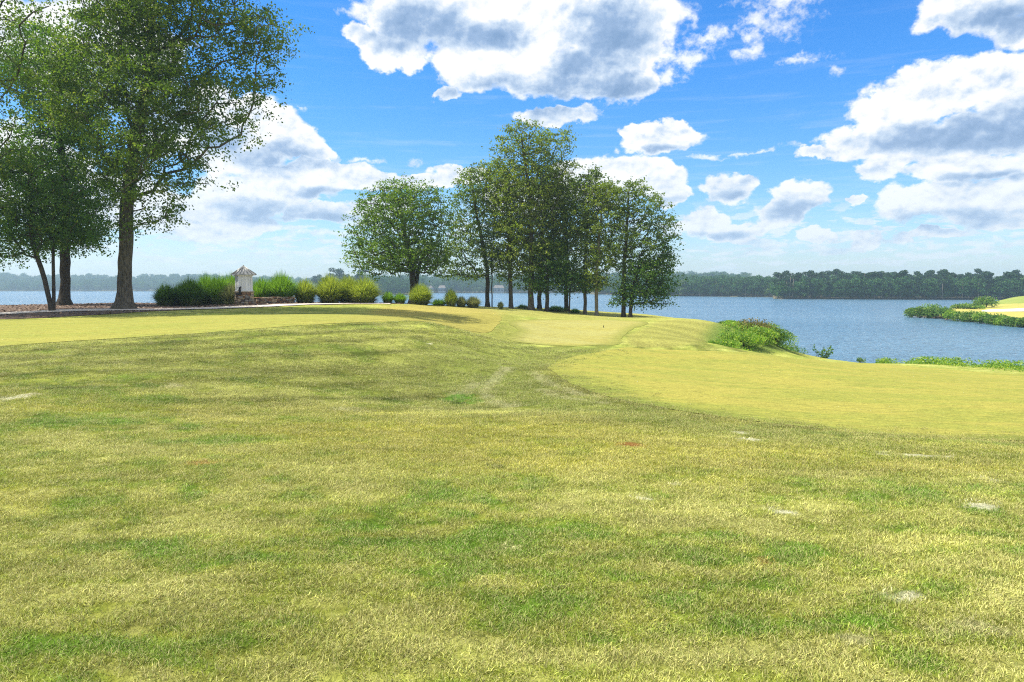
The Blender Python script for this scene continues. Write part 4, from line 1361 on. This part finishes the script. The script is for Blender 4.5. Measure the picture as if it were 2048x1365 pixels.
# ------------------------------------------------------------------ stone well house
hb = P(489, 610, 46.5); hb[2] = float(ground_z(hb[0], hb[1])) - .02
RZ = R(34)
wh = empty('well_house', tuple(hb), 'white boarded well house with pyramid metal roof on a stone pedestal', 'well house', rz=RZ)
S = 46.5 / F
PW = .98                                   # pedestal side
mb = MB(); mb.box((0, 0, .42), (PW - .08, PW - .08, .84)); mb.build('pedestal_core', M['mortar'], wh)


def stone_course(L_, H_, seed, depth=.09, big=.30):
    """stones of one face as boxes: list of (cx, cz, w, h)"""
    g = random.Random(seed)
    out = []; z = 0
    while z < H_ - .03:
        h = min(g.uniform(.07, .15), H_ - z)
        if H_ - z - h < .05: h = H_ - z
        x = 0
        while x < L_ - .03:
            w_ = min(g.uniform(.14, big), L_ - x)
            if L_ - x - w_ < .08: w_ = L_ - x
            out.append((x + w_ / 2 - L_ / 2, z + h / 2, w_ - .018, h - .018))
            x += w_
        z += h
    return out


smats = [noise_mat('ledge_stone_' + n_, a, b_, 5, .9, .6, (1, 1, 2), dist=.03) for n_, a, b_ in
         [('brown', (.15, .08, .045), (.30, .18, .10)), ('tan', (.30, .22, .13), (.46, .36, .23)), ('grey', (.18, .16, .13), (.34, .31, .26)), ('dark', (.06, .045, .035), (.13, .10, .08))]]


def stones_part(parent, boxes, name='stonework'):
    mb = MB(); idx_ = []
    for b_ in boxes:
        mb.box(*b_[0:2], b_[2], .008)
        idx_ += [random.choice([0, 0, 1, 1, 2, 3])] * 6
    me_ = bpy.data.meshes.new(name)
    me_.from_pydata(mb.v, [], mb.f)
    me_.polygons.foreach_set('material_index', np.array(idx_, np.int32))
    for m_ in smats: me_.materials.append(m_)
    o = link(name, me_, None, parent)
    bv = o.modifiers.new('bevel', 'BEVEL'); bv.width = .012; bv.segments = 1
    o['kind'] = 'stuff'
    return o


bx = []
for k_ in range(4):
    a = k_ * math.pi / 2
    for (cx, cz, w_, h_) in stone_course(PW, .84, 40 + k_):
        off = PW / 2 - .03 + random.uniform(-.012, .02)
        X_, Y_ = cx, -off
        bx.append(((X_ * math.cos(a) - Y_ * math.sin(a), X_ * math.sin(a) + Y_ * math.cos(a), cz), (w_, .10, h_), a))
stones_part(wh, bx)
mb = MB(); mb.box((0, 0, .87), (PW + .10, PW + .10, .06)); mb.build('ledge', smats[1], wh, bevel=.01)
BW = .84
mb = MB(); mb.box((0, 0, 1.43), (BW, BW, 1.06)); mb.build('body', M['white'], wh)
for k_ in range(4):
    a = k_ * math.pi / 2
    ca, sa = math.cos(a), math.sin(a)
    for xo in (-.21, 0, .21):                # vertical battens
        mb = MB(); Y_ = -BW / 2 - .008
        mb.box((xo * ca - Y_ * sa, xo * sa + Y_ * ca, 1.43), (.035, .016, .98), a); mb.build('batten', M['white'], wh)
    mb = MB(); X_, Y_ = BW / 2 - .02, -BW / 2 + .02
    mb.box((X_ * ca - Y_ * sa, X_ * sa + Y_ * ca, 1.43), (.10, .10, 1.055), a); mb.build('corner_board', M['white'], wh)
mb = MB(); mb.box((0, 0, .935), (BW + .12, BW + .12, .07)); mb.build('base_trim', M['white'], wh, bevel=.01)
mb = MB(); mb.box((0, 0, 1.955), (BW + .16, BW + .16, .07)); mb.build('frieze', M['white'], wh, bevel=.01)
RW = .66
ze, za = 1.98, 2.56
for k_ in range(4):
    a = k_ * math.pi / 2
    ca, sa = math.cos(a), math.sin(a)
    def rt(x_, y_, z_): return (x_ * ca - y_ * sa, x_ * sa + y_ * ca, z_)
    mb = MB()
    mb.add([rt(-RW, -RW, ze), rt(RW, -RW, ze), rt(0, 0, za), rt(-RW, -RW, ze + .03), rt(RW, -RW, ze + .03), rt(0, 0, za + .03)],
           [(0, 2, 1), (3, 4, 5), (0, 1, 4, 3), (1, 2, 5, 4), (2, 0, 3, 5)])
    rf = mb.build('roof_panel', M['roof'], wh)
    for fr in (-.62, -.22, .22, .62):       # seams running up to the apex
        mb = MB()
        p0 = np.array(rt(fr * RW, -RW, ze + .045)); p1 = np.array(rt(fr * .04, -.04, za + .02))
        mb.tube([p0, p1], [.022, .012], 5); mb.build('seam', M['roof'], wh, True)
    mb = MB(); mb.tube([np.array(rt(RW, -RW, ze + .035)), np.array(rt(0, 0, za + .035))], [.03, .022], 6); mb.build('ridge_cap', M['roof'], wh, True)
mb = MB(); mb.box((0, 0, ze - .012), (2 * RW - .02, 2 * RW - .02, .02)); mb.build('soffit', M['white'], wh)
mb = MB(); mb.tube([(0, 0, za), (0, 0, za + .06), (0, 0, za + .09)], [.04, .035, .01], 8); mb.build('finial', M['roof'], wh, True)
# black hand pump on the ledge
fa = -RZ
pp = empty('hand_pump', tuple(hb + np.array([-.02, -.66, .80])), 'small black iron pump on the front ledge of the well house', 'pump')
mb = MB(); mb.tube([(0, 0, 0), (0, 0, .05), (0, 0, .3), (0, 0, .36), (0, 0, .40)], [.09, .07, .06, .08, .03], 10); mb.build('pump_body', M['black'], pp, True)
mb = MB(); mb.tube([(0, 0, .20), (-.08, -.06, .2), (-.12, -.09, .12)], [.03, .028, .025], 7); mb.build('spout', M['black'], pp, True)
mb = MB(); mb.tube([(0, 0, .36), (.06, .0, .44), (.10, .0, .30)], [.015, .014, .016], 6); mb.build('handle', M['black'], pp, True)
mb = MB(); mb.box((-.08, 0, -.06), (.34, .18, .12)); mb.build('basin', M['black'], pp, bevel=.02)

# low stone wall
wa = P(509, 607, 47.6)[:2]; wb_ = P(586, 607, 51)[:2]
Lw = np.linalg.norm(wb_ - wa); aw = math.atan2(wb_[1] - wa[1], wb_[0] - wa[0])
wc = (wa + wb_) / 2
wz = float(min(ground_z(wa[0], wa[1]), ground_z(wb_[0], wb_[1]))) - .04
sw = empty('stone_wall', (wc[0], wc[1], wz), 'low dry-laid stone wall running right from the well house', 'stone wall', rz=aw)
HW = .46
mb = MB(); mb.box((0, 0, HW / 2), (Lw - .06, .30, HW - .04)); mb.build('wall_core', M['mortar'], sw)
bx = []
for sgn, ph in ((-1, 0), (1, 1)):
    for (cx, cz, w_, h_) in stone_course(Lw, HW, 70 + ph):
        bx.append(((cx, sgn * (.17 + random.uniform(-.01, .02)), cz), (w_, .10, h_), 0))
stones_part(sw, bx)
x0 = -Lw / 2; k_ = 0
while x0 < Lw / 2 - .1:
    w_ = min(random.uniform(.35, .6), Lw / 2 - x0)
    mb = MB(); mb.box((x0 + w_ / 2, 0, HW + .03), (w_ - .015, .46, .06), 0, .008)
    mb.build('capstone', smats[k_ % 3], sw, bevel=.012)
    x0 += w_; k_ += 1

# roots and mulch mounds around the trees are part of the bed; tiny marker on the middle green
q = hit(1207, 656)
mk = MB(); mk.tube([(0, 0, 0), (0, 0, .03), (0, 0, .12), (0, 0, .14)], [.03, .022, .022, .03], 8)
o = mk.build('green_marker', M['black'], None, True); o.location = tuple(q)
tag(o, 'tiny dark marker peg standing on the middle putting green', 'marker')

# bark chips strewn on the mulch
n = 9000
x = rng.uniform(-46, -6, n); y = rng.uniform(35, 58, n)
bed_poly = np.array(dense(BED))
keep = (poly_sdf(x, y, bed_poly) > .1) & (poly_sdf(x, y, PATH) < -.05)
x, y = x[keep], y[keep]
c = np.column_stack([x, y, ground_z(x, y) + .04])
v, f, r_ = leaves_mesh(c, .16, 2.2, rng, aspect=.6)
M['chip'] = leaf_material('bark_chips', (.08, .048, .034), (.24, .165, .115), (.42, .33, .25), rough=.9, trans=0.0, patch=.8, spec=.1)
tag(link('bark_chips', mesh_np('bark_chips', v, f, False, {'rnd': ('FACE', r_)}), M['chip']), 'loose bark chips on the mulch bed', kind='stuff')

# ------------------------------------------------------------------ peninsula at the right
PEN = np.array([(79, 141), (84, 128), (96, 114), (110, 104), (135, 92), (190, 84), (260, 110), (300, 200), (220, 262), (160, 240), (130, 205), (108, 178), (88, 160)], float)
PENd = wobble(resample(dense(PEN), 2.0), 3, 5)


def pen_z(x, y):
    sd = poly_sdf(x, y, PENd)
    t = np.clip(sd / 5, 0, 1)
    z = -5.3 + 1.6 * (1 - (1 - t) ** 2)
    z = z + sstep(4, 30, sd) * .5
    hill_ = np.exp(-(((x - 165) / 34) ** 2 + ((y - 196) / 24) ** 2)) * 3.6
    return z + hill_ * sstep(2, 14, sd)


gx, gy = np.meshgrid(np.linspace(70, 320, 190), np.linspace(75, 270, 150))
V = np.column_stack([gx.ravel(), gy.ravel(), pen_z(gx.ravel(), gy.ravel())])
idx = np.arange(V.shape[0]).reshape(gx.shape)
Fq = np.stack([idx[:-1, :-1], idx[:-1, 1:], idx[1:, 1:], idx[1:, :-1]], -1).reshape(-1, 4)
M['far_turf'] = noise_mat('far_fairway_turf', (.33, .30, .06), (.44, .38, .09), .25, 1, .2)
M['hill_turf'] = noise_mat('far_hill_turf', (.20, .25, .045), (.27, .30, .06), .3, 1, .2)
cz = V[Fq][:, :, :2].mean(1)
mi = (np.exp(-(((cz[:, 0] - 165) / 40) ** 2 + ((cz[:, 1] - 200) / 26) ** 2)) > .30).astype(int)
me = mesh_np('peninsula', V, Fq, True, mat_idx=mi)
mi2 = poly_sdf(cz[:, 0], cz[:, 1], PENd) < 3.0
me.polygons.foreach_set('material_index', np.where(mi2, 2, mi).astype(np.int32))
me.materials.append(M['far_turf']); me.materials.append(M['hill_turf']); me.materials.append(M['mud'])
tag(link('peninsula', me, None), 'low grassy peninsula across the inlet', kind='structure')
bk = [(98, 146), (108, 141), (130, 139), (160, 141), (190, 145), (192, 155), (150, 153), (128, 155), (110, 153), (101, 151)]
bk = resample(dense(bk), 1.2)
x0, y0 = bk.min(0); x1, y1 = bk.max(0)
gx, gy = np.meshgrid(np.arange(x0, x1, 1.3), np.arange(y0, y1, 1.3)); gx, gy = gx.ravel(), gy.ravel()
kp = poly_sdf(gx, gy, bk) > .5
res = delaunay_2d_cdt([Vector(p) for p in bk] + [Vector((a, b_)) for a, b_ in zip(gx[kp], gy[kp])], [], [list(range(len(bk)))], 1, 1e-5)
vv = np.array([tuple(p) for p in res[0]]); ff = np.array([f_ for f_ in res[2] if len(f_) == 3])
zz = pen_z(vv[:, 0], vv[:, 1]) + .06 + sstep(0, 6, poly_sdf(vv[:, 0], vv[:, 1], bk)) * .25 + sstep(146, 156, vv[:, 1]) * .35
tag(link('sand_bunker', mesh_np('sand_bunker', np.column_stack([vv, zz]), ff, True), M['sand']), 'white sand bunker on the peninsula', kind='structure')

PS = [(1822, 638, 140, 2.0, 1.9), (1838, 640, 137, 2.2, 2.2), (1855, 639, 139, 2.3, 2.6), (1872, 641, 135, 2.3, 2.6), (1890, 643, 132, 2.3, 2.2),
      (1907, 646, 127, 2.1, 1.9), (1925, 648, 123, 2.0, 1.7), (1943, 649, 121, 2.0, 1.9), (1960, 651, 117, 2.0, 1.9), (1977, 652, 115, 1.9, 1.6),
      (1994, 654, 112, 1.9, 1.7), (2011, 655, 110, 1.8, 1.5), (2028, 657, 107, 1.8, 1.5), (2046, 658, 105, 1.8, 1.6), (2070, 661, 102, 1.8, 1.5), (2095, 664, 99, 1.8, 1.5)]
PL = ['first shrub at the tip of the peninsula hedge', 'second shrub from the peninsula tip, slightly taller', 'tall bright shrub third from the peninsula tip',
      'tallest shrub of the peninsula edge, left of where the bunker begins', 'shrub just below the left end of the white bunker', 'shrub one past the left end of the bunker',
      'shrub standing over the pale driftwood on the far bank', 'brighter shrub one right of the far bank driftwood', 'shrub halfway along the bank below the bunker',
      'low shrub with a bare patch on its right along the bank', 'rounded shrub fourth from the picture edge on the peninsula bank', 'rounded shrub third from the picture edge on the peninsula bank',
      'rounded shrub second from the picture edge on the peninsula bank', 'peninsula bank shrub cut by the right picture edge', None, None]
for i, (u, v, D, r1, r2) in enumerate(PS):
    if PL[i] is None: continue
    q = P(u, v, D); q[2] = max(float(pen_z(q[0], q[1])), WATER) - .1
    shrub('bank_shrub', PL[i], 'shrubs along the peninsula bank', q, r1, r2, 1500, .34, M['bright' if i % 3 == 2 else 'shrub'], 100 + i, stems=4)
q = P(1972, 608, 175); q[2] = float(pen_z(q[0], q[1]))
shrub('round_shrub', 'dark round bush on the peninsula beside the grassy hill', None, q, 3.1, 2.8, 1500, .42, M['shrub'], 130, stems=4)
for i in range(7):
    q = P(1912 + i * 7.5, 617, 172 - i); q[2] = float(pen_z(q[0], q[1]))
    shrub('bank_shrub', ['low shrub behind the bunker, farthest from the round bush', 'second low shrub behind the bunker counting from its left', 'third low shrub behind the bunker, in mid row',
          'fourth low shrub behind the bunker, in mid row', 'fifth low shrub behind the bunker', 'low shrub one before the round bush', 'low shrub touching the round bush'][i],
          'low shrubs behind the bunker', q, 1.5, 1.0 + .3 * (i % 3), 500, .36, M['shrub' if i % 2 else 'bright'], 140 + i, stems=3)
mb = MB(); mb.tube([(0, 0, 0), (1.2, .2, .15), (2.4, .1, .4), (3.0, .3, .9)], [.12, .11, .08, .04], 7)
mb.tube([(1.2, .2, .15), (1.5, -.3, .5), (1.9, -.4, .6)], [.07, .05, .02], 6)
o = mb.build('driftwood', M['drift'], None, True); q = P(1890, 646, 127.5); o.location = (q[0], q[1], WATER + .15)
tag(o, 'pale forked driftwood at the foot of the far peninsula bank', 'driftwood')

# ------------------------------------------------------------------ far shores
def far_tree_mesh(seed, H, Wd, n, size, kind='round'):
    g = np.random.default_rng(seed)
    if kind == 'pine':
        nl = 8
        lc = np.column_stack([g.normal(0, Wd * .26, nl), g.normal(0, Wd * .26, nl), H * g.uniform(.55, .95, nl)])
        lc[:, :2] *= (1.25 - lc[:, 2:3] / H * .75)
        rad = np.array([Wd * .25, Wd * .25, H * .085])
    else:
        nl = 16
        th = g.random(nl) * 6.283; hh = g.uniform(.22, .88, nl)
        ww = np.sin(np.clip(hh, 0, 1) * np.pi) ** .6 * Wd * .34
        lc = np.column_stack([np.cos(th) * ww, np.sin(th) * ww, hh * H])
        rad = np.array([Wd * .24, Wd * .24, H * .13])
    k_ = g.integers(0, nl, n)
    d = g.normal(size=(n, 3)); d /= np.linalg.norm(d, axis=1)[:, None]
    c = lc[k_] + d * rad * (g.random(n) ** .3)[:, None]
    v, f, r_ = leaves_mesh(c, size, .7, g, aspect=.75)
    return v, f, r_


def far_proto(seed, H, Wd, n, size, mat, kind='round'):
    v, f, r_ = far_tree_mesh(seed, H, Wd, n, size, kind)
    tv, tf = tube_np(np.array([(0, 0, -1.), (0, 0, H * .4), (.1, 0, H * .9)]), np.array([.25, .2, .08]), 5)
    V_ = np.vstack([v, tv]); F_ = np.vstack([f, tf + len(v)])
    me_ = mesh_np('far_tree', V_, F_, False, {'rnd': ('FACE', np.concatenate([r_, np.zeros(len(tf))]))}, mat_idx=np.concatenate([np.zeros(len(f)), np.ones(len(tf))]))
    return proto('far_tree', me_, [mat, M['bark_pale']])


def sky_pt(u, D): return (u - 1024) / F * D, D


# distant hill land: polyline of shores (u, distance of the waterline, hill height behind)
def far_land(name, label, prof, depth, hill):
    us = np.array([p[0] for p in prof]); Ds = np.array([p[1] for p in prof], float); hs = np.array([p[2] for p in prof], float)
    uu = np.linspace(us[0], us[-1], 240)
    dd_ = np.interp(uu, us, Ds); hh = np.interp(uu, us, hs)
    tt = np.concatenate([[-.02, 0, .01, .03], np.linspace(.07, 1, 18)])
    U_, T_ = np.meshgrid(uu, tt)
    DD = dd_[None] + T_ * depth
    Xf = (U_ - 1024) / F * DD
    Zf = WATER - .6 + sstep(-.02, .03, T_) * 1.4 + sstep(.05, .8, T_) * hh[None] * (.8 + .4 * fbm(U_ / 130, T_ * 2, 3, 40))
    V_ = np.stack([Xf, DD, Zf], -1).reshape(-1, 3)
    idx = np.arange(U_.size).reshape(U_.shape)
    Fq = np.stack([idx[:-1, :-1], idx[:-1, 1:], idx[1:, 1:], idx[1:, :-1]], -1).reshape(-1, 4)
    o = link(name, mesh_np(name, V_, Fq, True), M['mud_far'])
    tag(o, label, kind='structure')

    def at(u, t):
        d_ = np.interp(u, us, Ds) + t * depth
        return np.column_stack([(u - 1024) / F * d_, d_,
                                WATER + .2 + sstep(.05, .8, t) * np.interp(u, us, hs) * (.8 + .4 * fbm(u / 130, t * 2, 3, 40))])
    return at


M['mud_far'] = noise_mat('far_shore_earth', (.05, .06, .03), (.16, .13, .07), .2, 1, .2)
VR = [far_proto(i, 13, 10, 900, 1.0, M['far']) for i in range(3)] + [far_proto(9, 10, 9, 800, 1.0, M['far_light'])] + [far_proto(10, 16, 9, 700, 1.0, M['far_pine'], 'pine')]


def wood(name, label, at, us, n, vr, smin, smax, tpow=1.6, tmax=1.0, front=0, zs=1.):
    g = np.random.default_rng(abs(hash(name)) % 1000 if False else len(label))
    u = g.uniform(us[0], us[1], n); t = g.random(n) ** tpow * tmax
    if front:
        u = np.concatenate([u, np.linspace(us[0], us[1], front) + g.normal(0, 1.5, front)])
        t = np.concatenate([t, g.uniform(.012, .04, front)])
    p = at(u, t)
    m_ = len(u)
    s_ = g.uniform(smin, smax, m_)
    if front: s_[n:] *= .7
    scatter(name, p, np.column_stack([np.zeros(m_), np.zeros(m_), g.random(m_) * 6.283]), np.column_stack([s_, s_, s_ * g.uniform(.85, 1.15, m_) * zs]), vr, None, label)


# left to centre: long ridge about a kilometre away
at1 = far_land('far_hills', 'wooded hills across the widest part of the lake', [(-500, 1050, 26), (0, 1060, 21), (60, 1060, 14), (250, 1040, 14), (420, 1060, 16), (600, 1000, 7), (760, 850, 10), (900, 720, 8), (1060, 700, 8), (1200, 720, 12), (1500, 700, 10), (1800, 720, 9)], 420, 0)
wood('far_wood', 'blue-green forest on the hills across the wide part of the lake', at1, (-480, 1500), 3600, VR[:4], .8, 1.35, 1.0, .9, 520)
# centre right and right: nearer wooded shore
at2 = far_land('wooded_shore', 'low wooded shore across the inlet on the right', [(1180, 600, 1), (1350, 470, 2), (1480, 440, 2), (1548, 420, 1)], 150, 0)
wood('wooded_bank', 'mid-green forest on the receding shore behind the lakeside trees', at2, (1190, 1548), 420, VR[:4], .72, 1.0, 1.2, .9, 90)
at3 = far_land('wooded_point', 'dark wooded point nearest on the right', [(1545, 372, .5), (1560, 352, 2), (1700, 345, 3), (1850, 338, 2.5), (2048, 330, 2), (2500, 320, 2)], 120, 0)
wood('point_wood', 'dark dense forest on the near right point', at3, (1552, 2450), 820, VR[:3] + VR[4:], .62, .84, 1.3, .9, 230)

# single pines that stand out against the sky
PIN = [(1563, .25, 1.0), (1581, .3, 1.0), (1620, .2, 1.05), (1634, .28, 1.0), (1645, .2, 1.08), (1672, .2, 1.0), (1683, .25, 1.06), (1727, .22, 1.05), (1742, .25, 1.0), (1760, .2, 1.0), (1828, .2, .93), (1850, .2, .9), (1965, .2, .82)]
v, f, r_ = far_tree_mesh(77, 16, 8.5, 1100, .8, 'pine')
pine_me = mesh_np('crown', v, f, False, {'rnd': ('FACE', r_)})
tv, tf = tube_np(np.array([(0, 0, -1.), (0, 0, 7.), (.2, 0, 14.5)]), np.array([.35, .28, .1]), 6)
ptr_me = mesh_np('trunk', tv, tf, True)
PN = ['pine at the very start of the dark point, over the pale bare trunks', 'second pine on the dark point, above the bare trunks', 'pine left of the flat-topped trio on the point skyline',
      'middle pine of the flat-topped trio on the point skyline', 'tallest pine of the point, right one of the flat-topped trio', 'pine after the first gap in the point skyline',
      'bushy pine right of the first gap in the point skyline', 'pine at the highest stretch of the dark wood', 'pine one right of the highest stretch of the dark wood', 'last pine before the skyline of the point falls',
      'lone pine cresting above the falling skyline', 'lower pine just right of the lone cresting pine', 'small pine above the peninsula hill']
for i, (u, t, s_) in enumerate(PIN):
    p = at3(np.array([u]), np.array([t]))[0]
    r0_ = empty('pine_tree', tuple(p), PN[i], 'pine', 'pines standing above the wooded point')
    s_ *= .84
    r0_.scale = (s_, s_, s_)
    r0_.rotation_euler = (0, 0, i * 1.3)
    link('crown', pine_me, M['far_pine'], r0_)
    link('trunk', ptr_me, M['bark_pale'], r0_)
CPN = ['small pine farthest left over the yellow grass mound', 'wide-crowned far pine over the yellow grass mound', 'far pine between the wide-crowned one and the dome tree', 'far pine half behind the dome tree crown']
for i, (u, D, s_) in enumerate([(632, 560, 1.0), (668, 560, 1.35), (690, 560, 1.3), (722, 560, 1.3)]):
    r0_ = empty('pine_tree', ((u - 1024) / F * D, D, WATER + .5), CPN[i], 'pine', 'far pines over the yellow grass mound')
    r0_.scale = (s_, s_, s_)
    r0_.rotation_euler = (0, 0, i * 2.1)
    link('crown', pine_me, M['far_pine'], r0_)
    link('trunk', ptr_me, M['bark_pale'], r0_)
at4 = far_land('wooded_cape', 'wooded cape behind the grass clumps and dome-shaped tree', [(625, 560, 1), (680, 545, 3), (800, 540, 3), (840, 560, 1)], 80, 0)
wood('cape_wood', 'forest on the cape behind the dome-shaped tree', at4, (640, 845), 130, VR[:3], .6, 1.0, 1.0, .9, 50)
# bare pale trunks at the start of the point
BT = ['leftmost bare pale trunk at the start of the dark point', 'second bare pale trunk from the start of the dark point', 'third bare pale trunk from the start of the dark point', 'bare pale trunk standing apart, right of the other three']
for i, (u, h_) in enumerate([(1571, 9.5), (1578, 11), (1584, 10), (1615, 9)]):
    p = at3(np.array([u]), np.array([.006]))[0]
    mb = MB(); mb.tube([(0, 0, -.5), (.05, 0, h_ * .5), (.2, 0, h_)], [.22, .18, .08], 6)
    for k_ in range(3): mb.tube([(.1, 0, h_ * (.6 + .12 * k_)), ((-1) ** k_ * .9, .2, h_ * (.68 + .12 * k_))], [.06, .02], 4)
    o = mb.build('bare_tree', M['bark_pale'], None, True); o.location = tuple(p)
    tag(o, BT[i], 'dead tree', 'bare trunks at the start of the wooded point')

# lake houses on the far shore, a few pixels each
M['house'] = noise_mat('far_house_paint', (.26, .26, .25), (.36, .36, .34), .5, .8, .05)
M['house_roof'] = noise_mat('far_house_roof', (.12, .11, .10), (.18, .16, .14), .5, .9, .1)
M['pane'] = noise_mat('dark_window_glass', (.02, .025, .03), (.03, .035, .04), 1, .15, 0, spec=.6)
for i, (u, wd, lb) in enumerate([(998, 10, 'white lake house seen between the trunks of the middle group'), (886, 7, 'small pale house on the far shore left of the narrow grass clump'),
                                 (866, 5, 'tiny boathouse at the far waterline beside the lone round clump')]):
    p = at1(np.array([float(u)]), np.array([.004]))[0]
    hs_ = empty('lake_house', (p[0], p[1] - 6, WATER + .4), lb, 'house', 'houses on the far shore')
    mb = MB(); mb.box((0, 0, 2.4), (wd, 8, 4.8)); mb.build('wall', M['house'], hs_)
    mb = MB(); a = wd / 2 + .6
    mb.add([(-a, -4.6, 4.8), (a, -4.6, 4.8), (a, 4.6, 4.8), (-a, 4.6, 4.8), (-a + 1.5, 0, 7.6), (a - 1.5, 0, 7.6)], [(0, 1, 5, 4), (2, 3, 4, 5), (0, 4, 3), (1, 2, 5), (3, 2, 1, 0)])
    mb.build('roof', M['house_roof'], hs_)
    for k_ in range(3):
        mb = MB(); mb.box((-wd / 3 + k_ * wd / 3, -4.02, 2.6), (1.8, .06, 1.6)); mb.build('window', M['pane'], hs_)

# ------------------------------------------------------------------ haze: a closed box of air round the whole place
mb = MB()
x0, x1, y0, y1, z0, z1 = -2500, 2500, -60, 2200, WATER - 3, 54
mb.add([(x0, y0, z0), (x1, y0, z0), (x1, y1, z0), (x0, y1, z0), (x0, y0, z1), (x1, y0, z1), (x1, y1, z1), (x0, y1, z1)],
       [(3, 2, 1, 0), (4, 5, 6, 7), (0, 1, 5, 4), (1, 2, 6, 5), (2, 3, 7, 6), (3, 0, 4, 7)])
m_, t = new_mat('haze_air')
vol = t.n('ShaderNodeVolumePrincipled', {'Color': c4(.60, .84, 1.0), 'Density': .00040, 'Anisotropy': .2})
t.n('ShaderNodeOutputMaterial', {'Volume': vol}, None)
tag(mb.build('haze', m_), 'pale blue summer haze over the lake', kind='stuff')
